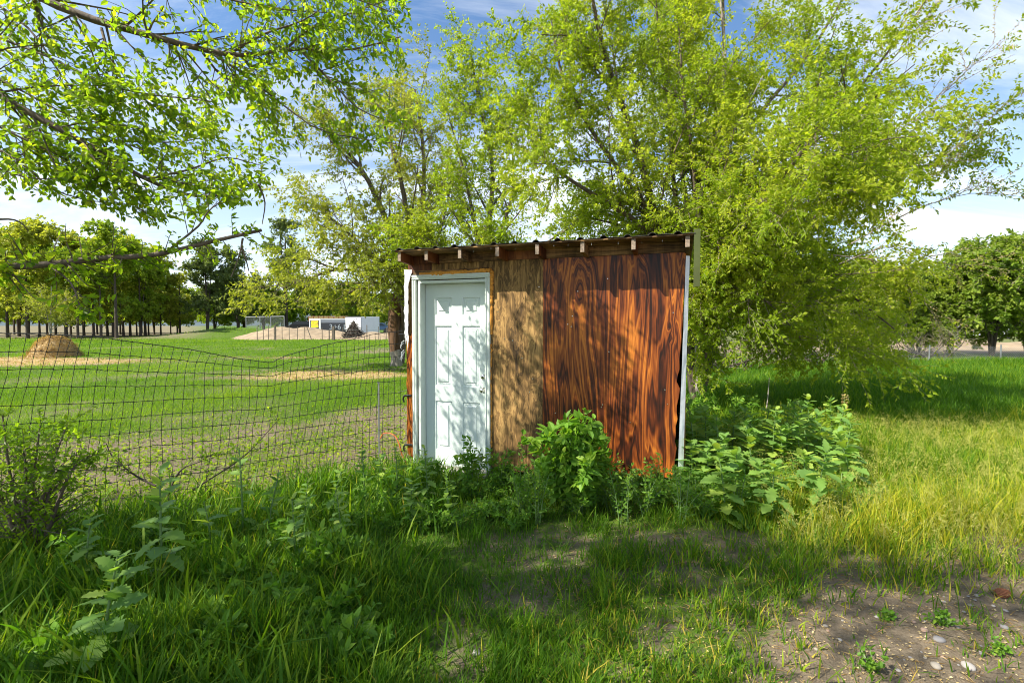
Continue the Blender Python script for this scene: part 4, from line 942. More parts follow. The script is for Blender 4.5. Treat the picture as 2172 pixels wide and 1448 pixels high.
# ------------------------------------------------------------------ yard behind the field
M['dirt'] = plain('dirt', (.27, .205, .130), .95, 0, .35, 1.6)
def mound(name, x0, x1, yc, half, hx_, hz_, seed):
    nx, ny = 90, 26; X, Y = np.meshgrid(np.linspace(x0, x1, nx), np.linspace(yc - half * 2.2, yc + half * 2.2, ny))
    Z = np.interp(X, hx_, hz_) * np.exp(-((Y - yc - .6 * np.sin(X * .5)) / half) ** 2) * (1 + .35 * (fbm(X * .9 + seed, Y * .9) - .5)) + .12 * (fbm(X * 2.5, Y * 2.5 + seed) - .5) - .12
    i = (np.arange(ny - 1)[:, None] * nx + np.arange(nx - 1)[None, :]).ravel()
    return tag(obj(name, mesh(name, np.stack([X.ravel(), Y.ravel(), Z.ravel()], 1), [np.stack([i, i + 1, i + nx + 1, i + nx], 1)], True), M['dirt']), None, None, None, 'structure')
mound('dirt_mound', -34, -10, 57, 2.4, [-34, -30.5, -27.5, -24, -22, -20, -18.3, -17.6, -16, -14, -10], [0, .8, 1.5, 1.45, 1.1, 1.0, .8, .85, .95, .8, .5], 3)
mound('dirt_mound', 17, 46, 34, 1.8, [17, 22, 26, 29, 34, 46], [0.5, .8, 1.0, .9, .6, .4], 8)
# wire fence with uneven posts in front of the mound
FF = thing('field_fence', 'old wire fence with thin uneven posts in front of the dirt mound', 'fence', (-24, 53, 0))
for k, (px_, top_, base_, w_, lean) in enumerate([(545, 692, 712, .06, 0), (558, 690, 712, .05, .0), (569, 690, 712, .05, 0), (583, 690, 718, .17, 0), (598, 694, 718, .05, 0), (613, 690, 718, .05, 0), (630, 692, 718, .05, .05), (646, 692, 718, .05, 0), (661, 691, 718, .06, -.35), (683, 694, 718, .06, 0), (698, 699, 716, .09, 0), (707, 692, 718, .26, 0), (727, 694, 718, .05, 0), (753, 694, 718, .05, 0), (778, 689, 718, .07, 0), (803, 692, 718, .05, 0), (820, 694, 718, .05, 0)]):
    p = at(px_, top_, 51.5); mb = MB(); mb.box(-w_ / 2, w_ / 2, -w_ / 2, w_ / 2, -.1, p[2]); o = part('post', mb, M['post_wood'], FF); o.location = (p[0] + 24, p[1] - 53, 0); o.rotation_euler = (0, lean, 0)
for z in (.35, .75, 1.1):
    P = np.stack([np.linspace(-3.2, 11, 30), np.full(30, -1.56), z + .04 * np.sin(np.arange(30) * 1.3)], 1); v, f = tubes(P[None], np.full((1, 30), .008), 3); mb = MB(); mb.add(v, [f]); part('wire', mb, M['galv'], FF)
def chain_link(root, P0, P1, H, pitch, wr, postx, pr, rail=True, zig=0.0):
    P0, P1 = np.array(P0, float), np.array(P1, float); Lc = np.linalg.norm(P1 - P0); d_ = (P1 - P0) / Lc
    for u_ in postx:
        q = P0 + d_ * u_ * Lc; v, f = tubes(np.array([[(q[0], q[1], -.1), (q[0], q[1], H * .5), (q[0], q[1], H + .05)]]), np.full((1, 3), pr), 8); mb = MB(); mb.add(v, [f]); part('post', mb, M['galv'], root)
    if rail:
        v, f = tubes(np.array([[(*P0, H), (*((P0 + P1) / 2), H), (*P1, H)]]), np.full((1, 3), pr * .8), 6); mb = MB(); mb.add(v, [f]); part('top_rail', mb, M['galv'], root)
    nw = int((Lc + H) / pitch); S_ = []
    for sgn in (1, -1):
        for k in range(-int(H / pitch), int(Lc / pitch) + 1):
            u0 = k * pitch if sgn > 0 else k * pitch + H
            tt = np.linspace(0, 1, 5); u_ = u0 + sgn * H * tt; ok = (u_ > -.01) & (u_ < Lc)
            if ok.sum() < 2: continue
            u_ = np.clip(u_, 0, Lc); zz = H * np.clip((u_ - u0) * sgn / H, 0, 1)
            sag = zig * (vn(u_ * .8, u_ * 0 + 2) - .5) * zz
            S_.append(np.stack([P0[0] + d_[0] * u_, P0[1] + d_[1] * u_ + sgn * .004 + sag, zz * (1 - abs(zig) * .25 * vn(u_ * .6, u_ * 0))], 1))
    v, f = tubes(np.stack(S_), np.full((len(S_), 5), wr), 3); mb = MB(); mb.add(v, [f]); s = part('mesh', mb, M['galv'], root); s['kind'] = 'stuff'
a, b_ = at(522, 700, 66), at(603, 700, 62); C1 = thing('chain_link_fence', 'grey chain link enclosure on top of the dirt mound', 'fence')
chain_link(C1, a[:2], b_[:2], 2.75, .16, .006, (0, .38, .66, 1), .06)
a, b_ = at(1690, 760, 21.5), at(2300, 757, 22.5); C2 = thing('chain_link_fence', 'low sagging chain link fence along the grass right of the shed', 'fence')
chain_link(C2, a[:2], b_[:2], .66, .11, .0028, (.0, .22, .45, .70, .98), .03, False, .35)
# trailers: boxes seen corner on
def trailer(label, px0, pxc, px1, Y, ztop, zbot, body, side, extra):
    """corner at pxc nearest; left face px0..pxc (sunlit), right face pxc..px1"""
    c = at(pxc, 700, Y)[:2]; l = at(px0, 700, Y + 1.2)[:2]; r = at(px1, 700, Y + 1.0)[:2]
    T_ = thing('trailer', label, 'trailer', (c[0], c[1], 0)); l, r = l - c, r - c; bk = l + r
    def wall(nm, a_, b2, z0, z1, mat, off=0.0, parent=None):
        n_ = np.array([(b2 - a_)[1], -(b2 - a_)[0]]); n_ = n_ / np.linalg.norm(n_)
        if n_[1] > 0: n_ = -n_
        a2, b3 = a_ + n_ * off, b2 + n_ * off; a4, b4 = a_ - n_ * .02, b2 - n_ * .02
        v = [(*a2, z0), (*b3, z0), (*b3, z1), (*a2, z1), (*a4, z0), (*b4, z0), (*b4, z1), (*a4, z1)]
        mb = MB(); mb.add(v, [[(0, 1, 2, 3), (5, 4, 7, 6), (3, 2, 6, 7), (0, 4, 5, 1), (1, 5, 6, 2), (0, 3, 7, 4)]]); return part(nm, mb, mat, parent or T_)
    mb = MB(); mb.add([(*(l * .995), zbot), (0, .02, zbot), (*(r * .995), zbot), (*bk, zbot), (*(l * .995), ztop), (0, .02, ztop), (*(r * .995), ztop), (*bk, ztop)], [[(0, 1, 5, 4), (1, 2, 6, 5), (2, 3, 7, 6), (3, 0, 4, 7), (4, 5, 6, 7)]]); part('box', mb, body, T_)
    for a_ in (.25, .6):
        w_ = r * a_; v = []; an = np.arange(14) * 2 * np.pi / 14; u_ = r / np.linalg.norm(r); n_ = np.array([u_[1], -u_[0]])
        for o_ in (.05, -.2): v += [(w_[0] + u_[0] * .36 * math.cos(q) + n_[0] * o_, w_[1] + u_[1] * .36 * math.cos(q) + n_[1] * o_, .36 + .36 * math.sin(q)) for q in an]
        mb = MB(); mb.add(v, [[(q, (q + 1) % 14, 14 + (q + 1) % 14, 14 + q) for q in range(14)]]); mb.f.setdefault(14, []).append(np.array([list(range(14))])); part('wheel', mb, M['black'], T_)
    extra(T_, wall, l, r, np.zeros(2)); return T_
M['white_paint'] = plain('white_paint', (.78, .78, .78), .4, 0, .05, 2); M['dark_panel'] = plain('dark_panel', (.055, .058, .068), .4); M['silver'] = plain('silver', (.30, .32, .37), .4, .3); M['yellow'] = plain('yellow', (.75, .55, .02), .5)
M['pale_blue'] = plain('pale_blue', (.62, .65, .72), .4, 0, .04, 2); M['lettering'] = plain('lettering', (.52, .56, .60), .5); M['red_paint'] = plain('red_paint', (.45, .06, .03), .55, 0, .2, 2); M['rust'] = plain('rust', (.22, .085, .04), .8, 0, .4, 3)
M['car_blue'] = plain('car_blue', (.05, .09, .17), .25, .3); M['glass'] = plain('glass', (.02, .03, .04), .08)
def text(body, size, mat, parent, p, u, z, name='lettering'):
    cu = bpy.data.curves.new(name, 'FONT'); cu.body = body; cu.size = size; cu.extrude = .004
    tmp = bpy.data.objects.new('t', cu); COL.objects.link(tmp); dg = bpy.context.evaluated_depsgraph_get(); me_ = bpy.data.meshes.new_from_object(tmp.evaluated_get(dg)); bpy.data.objects.remove(tmp)
    me_.materials.clear(); me_.materials.append(mat); o = obj(name, me_, None, parent)
    u = np.array(u) / np.linalg.norm(u); n_ = np.array([u[1], -u[0]])
    o.matrix_local = Matrix(((u[0], 0, n_[0], p[0] + n_[0] * .03), (u[1], 0, n_[1], p[1] + n_[1] * .03), (0, 1, 0, z), (0, 0, 0, 1))); return o
def exA(T_, wall, l, r, c):
    wall('top_band', l, c, 2.34, 2.50, M['white_paint'], .012); wall('side_panel', l * .92, l * .08, .7, 2.28, M['dark_panel'], .008)
    wall('banner', l * .80, l * .16, 1.35, 2.18, M['yellow'], .020); text('3+6 LUBE', .36, M['dark_panel'], T_, l * .76, -l, 1.78); wall('banner_stripe', l * .80, l * .16, 1.60, 1.66, M['dark_panel'], .026)
    wall('top_band', c, r, 2.34, 2.50, M['white_paint'], .012); wall('upper_panel', r * .02, r * .99, 1.95, 2.33, M['silver'], .008); wall('side_panel', r * .03, r * .99, .7, 1.94, M['dark_panel'], .010); wall('corner_post', r * .0, r * .025, .6, 2.5, M['white_paint'], .022)
    text('3+6 LUBE', .95, M['lettering'], T_, r * .30, r, 1.10); text('MOBILE', .34, M['yellow'], T_, r * .22, r, .72)
trailer('dark grey box trailer with a yellow banner and pale lettering behind the mound', 656, 679, 741, 63, 2.42, .45, M['white_paint'], None, exA)
def exB(T_, wall, l, r, c):
    wall('door_outline', r * .70, r * .705, .6, 2.5, M['silver'], .012); wall('corner_seam', r * .0, r * .03, .5, 2.62, M['dark_panel'], .014); wall('roof_edge', l, c, 2.66, 2.76, M['dark_panel'], .012)
    wall('side_panel', r * .035, r * .99, .55, 2.68, M['pale_blue'], .008); wall('side_door', r * .72, r * .92, .6, 2.35, M['pale_blue'], .016); wall('door_handle', r * .735, r * .75, 1.3, 1.36, M['dark_panel'], .03)  # blue grey of side and door is shade put into white paint
    for a_ in (.08, .42, .7): wall('vent', l * (1 - a_), l * (1 - a_ - .04), 2.35, 2.47, M['dark_panel'], .014)
trailer('white enclosed trailer with side and door coloured blue grey for shade behind the dirt mound', 733, 765, 805, 61.5, 2.72, .45, M['white_paint'], None, exB)
# slatted rail behind the trailers
a, b_ = at(655, 700, 66), at(738, 700, 66); SL = thing('slatted_fence', 'brown slatted wooden fence showing above the dark trailer', 'fence', (a[0], a[1], 0)); d_ = (b_ - a)[:2]; Ls = np.linalg.norm(d_)
for k in range(40):
    q = d_ * k / 39; mb = MB(); mb.box(-.045, .045, -.01, .01, .1, 2.86 + .02 * (k % 3)); o = part('slat', mb, M['rust'] if k % 5 == 0 else M['hay'], SL); o.location = (q[0], q[1], 0)
for z in (.6, 2.2): mb = MB(); mb.box(0, Ls, .012, .05, z, z + .1); part('rail', mb, M['rust'], SL)
def car(label, loc, rz, mat):
    C_ = thing('parked_car', label, 'car', loc, rz)
    prof = [(-2.1, .35), (-2.15, .75), (-1.4, .92), (-.75, 1.42), (.75, 1.45), (1.45, .98), (2.1, .85), (2.15, .4)]
    bm = bmesh.new(); k = len(prof); vs = [bm.verts.new((x, y, z)) for y in (-.85, .85) for x, z in prof]
    bm.faces.new(vs[:k]); bm.faces.new(vs[k:][::-1]); [bm.faces.new((vs[a], vs[k + a], vs[k + (a + 1) % k], vs[(a + 1) % k])) for a in range(k)]
    bmesh.ops.recalc_face_normals(bm, faces=bm.faces); bmesh.ops.bevel(bm, geom=list(bm.edges), offset=.06, segments=2, affect='EDGES'); me_ = bpy.data.meshes.new('body'); bm.to_mesh(me_); bm.free(); part('body', me_, mat, C_, True)
    for y in (-.858, .852):
        mb = MB(); mb.add([(-1.15, y, .98), (1.25, y, .98), (.72, y, 1.36), (-.72, y, 1.36)], [[(0, 1, 2, 3)]]); part('side_window', mb, M['glass'], C_)
    mb = MB(); mb.add([(1.40, -.7, 1.03), (1.40, .7, 1.03), (.86, .66, 1.41), (.86, -.66, 1.41)], [[(0, 1, 2, 3)]]); part('windscreen', mb, M['glass'], C_)
    for x in (-1.3, 1.3):
        for y in (-.88, .70):
            an = np.arange(16) * 2 * np.pi / 16; v = [(x + .33 * math.cos(q), y + o_, .33 + .33 * math.sin(q)) for o_ in (0, .18) for q in an]
            mb = MB(); mb.add(v, [[(q, (q + 1) % 16, 16 + (q + 1) % 16, 16 + q) for q in range(16)]]); mb.f.setdefault(16, []).append(np.array([list(range(16)), list(range(31, 15, -1))])); part('wheel', mb, M['black'], C_)
p = at(812, 700, 70); car('dark blue car parked behind the white trailer', (p[0] - .6, p[1], .55), 0, M['car_blue'])
p = at(641, 700, 66); car('black car parked beside the dark trailer', (p[0], p[1], .75), .3, M['black'])
# dry brush heap leaning by the trailer
p = at(757, 700, 56.5); BH = thing('brush_heap', 'dark brown heap of dry brush against the white trailer', 'brush heap', (p[0], p[1] - 1.2, 0))
g = np.random.default_rng(130); k = 700; a = g.random(k) * 6.28; r_ = g.random(k) ** .7; pz = (1 - r_) * 2.15 * g.random(k) ** .4 + .1; p0 = np.stack([r_ * np.cos(a) * 1.3, r_ * np.sin(a) * .9, pz], 1); d_ = nrm(np.stack([np.cos(a), np.sin(a), g.normal(size=k) * .6 - .6], 1) + g.normal(size=(k, 3)) * .4)
P = p0[:, None] + d_[:, None] * np.linspace(-.3, .4, 4)[None, :, None]; v, f = tubes(P, np.full((k, 4), .022), 3); mb = MB(); mb.add(v, [f]); s = part('twigs', mb, M['bark_dark'], BH); s['kind'] = 'stuff'
hh = np.stack([np.array([(math.cos(q) * 1.2 * (1 - w), math.sin(q) * .8 * (1 - w), w * 2.0) for q in np.arange(12) * 6.283 / 12]) for w in (0, .35, .7, .97)]).reshape(-1, 3); hh += g.normal(size=hh.shape) * .08
f = [(w * 12 + q, w * 12 + (q + 1) % 12, w * 12 + 12 + (q + 1) % 12, w * 12 + 12 + q) for w in range(3) for q in range(12)]; mb = MB(); mb.add(hh, [f]); part('core', mb, M['bark_dark'], BH)
# white building with a red fascia behind the right trees
p = at(1800, 700, 72); WB = thing('building', 'long white building with a red fascia behind the hawthorns', 'building', (p[0], p[1], 0))
mb = MB(); mb.box(0, 44, 0, 8, 0, 2.15); part('wall', mb, M['white_paint'], WB)
mb = MB(); mb.box(-.3, 44.3, -.35, 8.3, 2.152, 2.62); part('roof', mb, M['rust'], WB)
mb = MB(); mb.box(8.6, 13.5, -.40, -.352, 2.18, 2.60); part('fascia', mb, M['red_paint'], WB)
for x in (2.2, 6.5, 11.2, 15.8, 20.2, 24.6, 29): mb = MB(); mb.box(x, x + 2.6, -.03, .01, .02, 1.9); dd = part('garage_door', mb, M['silver' if int(x) % 2 else 'pale_blue'], WB)
p = at(1893, 712, 60); LD = thing('loader', 'small yellow loader parked in front of the white building', 'loader', (p[0], p[1], 0))
part('body', bevel_box(-.9, .9, -.5, .5, .45, 1.05, .08), M['yellow'], LD); part('cab', bevel_box(-.5, .4, -.45, .45, 1.052, 1.75, .06), M['black'], LD); part('bucket', bevel_box(.95, 1.5, -.7, .7, .15, .6, .05), M['yellow'], LD)
for x in (-.55, .55):
    for y in (-.62, .5):
        an = np.arange(14) * 2 * np.pi / 14; v = [(x + .34 * math.cos(q), y + o_, .34 + .34 * math.sin(q)) for o_ in (0, .2) for q in an]; mb = MB(); mb.add(v, [[(q, (q + 1) % 14, 14 + (q + 1) % 14, 14 + q) for q in range(14)]]); mb.f.setdefault(14, []).append(np.array([list(range(14)), list(range(27, 13, -1))])); part('wheel', mb, M['black'], LD)
for k, (px_, w_) in enumerate([(2060, 3.0), (2150, 4.5)]):
    p = at(px_, 712, 58); T_ = thing('parked_van', ['white van parked between the hawthorn trunks', 'white box van beside the tallest hawthorn'][k], 'van', (p[0], p[1], 0)); part('body', bevel_box(-w_ / 2, w_ / 2, -.9, .9, .35, 2.1, .12), M['white_paint'], T_); part('side_window', bevel_box(-w_ / 2 + .3, -w_ / 2 + 1.1, -.905, -.88, 1.2, 1.75, .01), M['glass'], T_)
    for x in (-w_ / 3, w_ / 3):
        an = np.arange(14) * 2 * np.pi / 14; v = [(x + .34 * math.cos(q), -.93 + o_, .34 + .34 * math.sin(q)) for o_ in (0, .2) for q in an]; mb = MB(); mb.add(v, [[(q, (q + 1) % 14, 14 + (q + 1) % 14, 14 + q) for q in range(14)]]); mb.f.setdefault(14, []).append(np.array([list(range(14)), list(range(27, 13, -1))])); part('wheel', mb, M['black'], T_)

# ------------------------------------------------------------------ grass
def blades(x, y, h, w, g, segs=3, lean=.35, tint=None, z=None):
    n_ = len(x); az = g.random(n_) * 2 * np.pi; dh = np.stack([np.cos(az), np.sin(az), np.zeros(n_)], 1)
    ra = az + np.pi / 2 + g.normal(size=n_) * .5; sd = np.stack([np.cos(ra), np.sin(ra), np.zeros(n_)], 1)
    ln_ = np.abs(g.normal(size=n_)) * lean; cv = np.abs(g.normal(size=n_)) * .35 + .05
    p = np.stack([x, y, (hfun(x, y) if z is None else z) - .01], 1); vs = []
    for k in range(segs + 1):
        t_ = k / segs; c = p + dh * (h * (ln_ * t_ + cv * t_ * t_))[:, None]; c[:, 2] += h * (t_ - .30 * cv * t_ * t_ * (1 + cv))
        if k == segs: vs.append(c[:, None])
        else:
            ww = (w * (1 - t_ ** 2 * .75) * .5)[:, None] * (1.0 if k else .7); vs.append(np.stack([c - sd * ww, c + sd * ww], 1))
    v = np.concatenate(vs, 1); m_ = 2 * segs + 1; b0 = np.arange(n_)[:, None] * m_
    q = [b0 + np.array([[2 * k, 2 * k + 1, 2 * k + 3, 2 * k + 2]]) for k in range(segs - 1)]; tr_ = b0 + np.array([[2 * segs - 2, 2 * segs - 1, 2 * segs]])
    return v.reshape(-1, 3), ([np.concatenate(q)] if q else []) + [tr_], np.repeat(tint if tint is not None else g.random(n_), m_)
def in_shed(x, y): s, b_ = sl(x, y); return (s > -.22) & (s < 2.9) & (b_ > -.03) & (b_ < 2.1)
def in_view(x, y, mrg=.5): return np.abs(x) < y * 1.10 + mrg
g = np.random.default_rng(201)
# foreground
n_ = 190000; y = 1.25 * (8.0 / 1.25) ** g.random(n_); x = (g.random(n_) * 2 - 1) * (y * 1.10 + .5)
d = fence_d(x, y); s_, b_ = sl(x, y)
cov = cover(x, y); nn = fbm(x * 3.4 + 3, y * 3.4 + 8); nl = fbm(x * .8 + 30, y * .8)
ok = (is_field(x, y) < .5) & ~in_shed(x, y) & (g.random(n_) < cov * (.32 + .95 * sm(.32, .62, nn)))
left = sm(-.3, -1.4, x) ; nearf = sm(-.9, -.1, d) * (x < -1); front = sm(-.9, -.3, b_) * sm(0, -.05, b_) * (s_ > -.4) * (s_ < 3)
right = sm(1.7, 2.8, x) * sm(2.9, 3.8, y)
h = .075 + .07 * nl + .09 * left + .02 * nearf + .03 * front + .17 * right + .10 * sm(.62, .75, nn)
h = h * (.45 + .85 * g.random(n_)) * (1 - .35 * sm(-.4, .5, x) * sm(3.2, 2.4, y))
ti = np.clip(.10 + .58 * g.random(n_) * (.5 + nl) + (.25 + .40 * sm(5.0, 3.6, y)) * right * g.random(n_) ** .7 + .12 * sm(-.6, .8, x), 0, .93)
dry = g.random(n_) < (.012 + .10 * sm(-.3, .8, x) * sm(3.4, 2.6, y) + .12 * right * sm(4.2, 3.2, y)); ti = np.where(dry, .93 + .07 * g.random(n_), ti)
w = (.0034 + .0048 * g.random(n_) ** 1.5) * (1 + .10 * y) * (1 + .5 * left)
I = np.where(ok)[0]; print('fore blades', len(I))
mb = MB()
for J, sg in ((I[y[I] < 3.3], 3), (I[y[I] >= 3.3], 2)): v, f, t2 = blades(x[J], y[J], h[J], w[J], g, sg, .32, ti[J]); mb.add(v, f, t2)
n2_ = 2200; y2 = 1.4 * (5.2 / 1.4) ** g.random(n2_); x2 = (g.random(n2_) * 2 - 1) * (y2 * 1.1 + .4); k2 = (is_field(x2, y2) < .5) & ~in_shed(x2, y2) & (g.random(n2_) < cover(x2, y2) * (.25 + .75 * sm(.2, -1.2, x2)))
x2, y2 = x2[k2], y2[k2]; n2_ = len(x2); lf2 = sm(.3, -1.2, x2)
v, f, t2 = blades(x2, y2, (.12 + .20 * lf2) * (.7 + .7 * g.random(n2_)), (.007 + .006 * g.random(n2_)) * (1 + .6 * lf2), g, 4, .45, .25 + .55 * g.random(n2_)); mb.add(v, f, t2)
tag(obj('tall_grass', mb.me('tall_grass'), M['grass']), 'green grass growing in the foreground before the shed', 'grass', None, 'stuff')
# long grass right of and behind the shed
n_ = 115000; y = 5.0 * (27 / 5.0) ** g.random(n_); x = -1 + g.random(n_) * (y * 1.12 + 2); s_, b_ = sl(x, y)
ok = (is_field(x, y) < .5) & ~in_shed(x, y) & ((s_ > 2.5) | (b_ > 2)) & (x > .5) & (y < 22.5 + .6 * g.random(n_))
nl = fbm(x * .5 + 30, y * .5); h = (.12 + .24 * nl) * (.5 + .8 * g.random(n_)) * (1 - .25 * sm(14, 22, y)); ti = np.clip(.12 + .62 * g.random(n_) * (.55 + .8 * fbm(x * .35, y * .35 + 5)) + .10 * sm(10, 6, y) * sm(2.0, 4.0, x), 0, .90)
w = (.006 + .005 * g.random(n_)) * (1 + .11 * (y - 5)); I = np.where(ok)[0]; print('lawn blades', len(I))
v, f, t2 = blades(x[I], y[I], h[I], w[I], g, 2, .30, ti[I]); mb = MB(); mb.add(v, f, t2)
tag(obj('long_grass', mb.me('long_grass'), M['grass']), 'long green grass between the shed and the chain link fence', 'grass', None, 'stuff')
# short grass of the fenced field
n_ = 270000; y = 4.2 * (62 / 4.2) ** (g.random(n_) ** 1.0); x = -(g.random(n_)) * (y * 1.12 + .8) + .8
ok = (is_field(x, y) > .5) & ~in_shed(x, y) & (g.random(n_) < cover(x, y) ** 1.2)
nl = fbm(x * .6 + 3, y * .6 + 4); h = (.035 + .065 * nl) * (.5 + .9 * g.random(n_)) * (1 + .025 * y); w = (.006 + .006 * g.random(n_)) * (1 + .13 * (y - 4)); ti = np.clip(.02 + .55 * g.random(n_) + .75 * (fbm(x * .45 + 60, y * .45) - .38) + .18 * sm(8, 5, y), 0, 1)
I = np.where(ok)[0]; print('field blades', len(I))
v, f, t2 = blades(x[I], y[I], h[I], w[I], g, 1, .5, ti[I]); mb = MB(); mb.add(v, f, t2)
tag(obj('field_grass', mb.me('field_grass'), M['grass_field']), 'short bright grass of the fenced field', 'grass', None, 'stuff')
# small broad leaved seedlings on the bare field soil by the fence
n_ = 26000; y = g.uniform(4, 12, n_); x = -g.random(n_) * (y * 1.12 + .6); d = fence_d(x, y); ok = (is_field(x, y) > .5) & (g.random(n_) < .75 * sm(7, 1, d)) & ~in_shed(x, y)
x, y = x[ok], y[ok]; n_ = len(x); p = np.stack([x, y, hfun(x, y) + .012], 1); dd = g.normal(size=(n_, 3)); dd[:, 2] = .35 + .3 * g.random(n_)
v, f = leaves_diamond(p, dd, np.tile((0, 0, 1.), (n_, 1)) + g.normal(size=(n_, 3)) * .3, g.uniform(.025, .07, n_), g.uniform(.016, .042, n_)); mb = MB(); mb.add(v, [f], np.repeat(.3 + .7 * g.random(n_), 4))
tag(obj('seedlings', mb.me('seedlings'), M['grass_field']), 'tiny weed seedlings on the bare soil behind the wire fence', 'seedlings', None, 'stuff')
# feathery seed heads on the sunny right
n_ = 1900; y = g.uniform(2.9, 7.0, n_); x = g.uniform(1.5, 7, n_); q = fbm(x * .9, y * .9 + 50); ok = (x > 1.5 + .25 * (y - 3)) & (x < y * 1.15 + .3) & (q > .36) & (x - y * .33 > .75); x, y = x[ok], y[ok]; n_ = len(x)
P = np.stack([np.stack([x, y, hfun(x, y)], 1)] * 4, 1); hh = g.uniform(.22, .44, n_); az = g.random(n_) * 6.28
for k in range(4): P[:, k, 2] += hh * k / 3 * (1 - .1 * k / 3); P[:, k, 0] += np.cos(az) * hh * .30 * (k / 3) ** 2; P[:, k, 1] += np.sin(az) * hh * .30 * (k / 3) ** 2
mb = MB(); v, f = tubes(P, np.full((n_, 4), .0011), 3); mb.add(v, [f], .3)
q1, r1, _ = spawn(P, np.full((n_, 4), .001), 7, .68, 1.0, (20, 60), (.05, .11), 3, 0, .25, .1, .7, .0007, None, g)
v, f, ti, _ = twig_leaves(q1, 4, (.014, .026), .16, g, .5, .5, 'diamond', .2, None, .2); mb.add(v, [f], ti)
tag(obj('seed_grass', mb.me('seed_grass'), M['panicle']), 'pale feathery seed heads of grass in the sunny patch right of the shed', 'grass', None, 'stuff')

# ------------------------------------------------------------------ weeds
def leaf_tpl(name, tw_, curl, mat, tone, fold=.18):
    v = []; k = len(tw_)
    for (t_, w_, back) in tw_:
        z = -curl * t_ * t_
        v += [(0, t_, z), (-w_, t_ - back, z + fold * w_), (w_, t_ - back, z + fold * w_)]
    f = []
    for a in range(k - 1): f += [(3 * a, 3 * a + 3, 3 * a + 4, 3 * a + 1), (3 * a, 3 * a + 2, 3 * a + 5, 3 * a + 3)]
    m_ = mesh(name, v, [np.array(f)], True, np.full(len(v), tone)); m_.materials.append(mat); return m_
lob = [(0, .02, 0), (.08, .07, 0), (.18, .20, .05), (.25, .11, 0), (.36, .28, .06), (.44, .16, 0), (.56, .34, .05), (.65, .20, 0), (.76, .27, .02), (.84, .15, 0), (.91, .12, -.02), (1.0, .004, 0)]
broad = [(0, .01, 0), (.12, .10, 0), (.22, .22, .02), (.32, .20, 0), (.42, .27, .02), (.54, .22, 0), (.64, .22, .02), (.76, .14, 0), (.88, .07, 0), (1.0, .004, 0)]
TPL = {'thistle': [leaf_tpl('leaf', lob, c, M['leaf_thistle'], t_) for c, t_ in ((.25, .15), (.45, .5), (.15, .85), (.6, .35))],
       'broad': [leaf_tpl('leaf', broad, c, M['leaf_weed'], t_) for c, t_ in ((.3, .2), (.5, .5), (.2, .85), (.6, .65))]}
def leafy_plant(name, label, X, Y, H, nleaf, L0, kind, g, group, lean=(0, 0), top=.4):
    z0 = gz(X, Y); R_ = thing(name, label, 'weed', (X, Y, z0), g.random() * 6.28, group)
    st = rs([(0, 0, -.03), (lean[0] * .3, lean[1] * .3, H * .5), (lean[0], lean[1], H)], 8); v, f = tubes(st[None], (np.linspace(.009, .004, 8) * (H / .6) ** .5)[None], 6); mb = MB(); mb.add(v, [f]); part('stem', mb, M['stem'], R_, True)
    for k in range(nleaf):
        u_ = (k + .5) / nleaf; t_ = .06 + .94 * u_ ** .85; x_ = t_ * 7; i_ = min(int(x_), 6); p = st[i_] * (1 - x_ + i_) + st[i_ + 1] * (x_ - i_)
        az = k * 2.4 + g.normal() * .25; el = math.radians(-5 + 55 * u_ + g.normal() * 12); L = L0 * (1 - (1 - top) * u_) * (.8 + .4 * g.random())
        d_ = np.array([math.cos(az) * math.cos(el), math.sin(az) * math.cos(el), math.sin(el)]); s2 = nrm(np.cross(d_, (0, 0, 1.)) + g.normal(size=3) * .22); s2 = nrm(s2 - d_ * (s2 @ d_)); n2 = np.cross(s2, d_)
        o = obj('leaf', TPL[kind][g.integers(0, 4)], None, R_); o.matrix_local = Matrix(((s2[0] * L, d_[0] * L, n2[0] * L, p[0]), (s2[1] * L, d_[1] * L, n2[1] * L, p[1]), (s2[2] * L, d_[2] * L, n2[2] * L, p[2]), (0, 0, 0, 1)))
    return R_
def gpx(px_, py_): Y = CAMZ * FPX / (py_ - 690); return (px_ - CX) / FPX * Y, Y
g = np.random.default_rng(301)
for lb, px_, py_, H, nl_, L0, kind in [
    ('pale sow thistle with jagged leaves, the lowest plant below the wire fence', 195, 1475, .56, 30, .20, 'thistle'),
    ('tall thistle with a thick stalk in the shade below the woody shrub', 330, 1285, .74, 34, .19, 'thistle'),
    ('small dark thistle in the shaded grass beside the tall stalked thistle', 165, 1270, .42, 22, .16, 'thistle'),
    ('leafy weed with a bare pointed tip standing against the mesh', 508, 1150, .68, 18, .15, 'thistle'),
    ('low thistle in the shade between the leaning branch and the door', 440, 1195, .40, 14, .17, 'thistle')]:
    X, Y = gpx(px_, py_); leafy_plant('thistle', lb, X, Y, H, nl_, L0, kind, g, None, (g.normal() * .04, g.normal() * .04))
cl = [(1470 + 34 * k + g.normal() * 9, 1052 + 34 * ((k * 7) % 3) + g.normal() * 8 - (k > 6) * 12 - (k > 8) * 14) for k in range(11)] + [(1480 + 26 * k + g.normal() * 9, 1030 + g.normal() * 10) for k in range(13)] + [(1500 + 38 * k + g.normal() * 9, 1000 + g.normal() * 10) for k in range(9)] + [(1620 + 50 * k, 965 - 6 * k) for k in range(4)]
for k, (px_, py_) in enumerate(cl):
    X, Y = gpx(px_, py_); leafy_plant('thistle', 'jagged leaved thistle in the bright clump at the right corner of the shed', X, Y, (.50 + .26 * g.random()) * (1.12 if py_ < 1030 else 1) * (.85 if k < 11 else 1), 34, .21, 'thistle', g, 'thistles in the clump at the shed corner', (g.normal() * .05, g.normal() * .05))
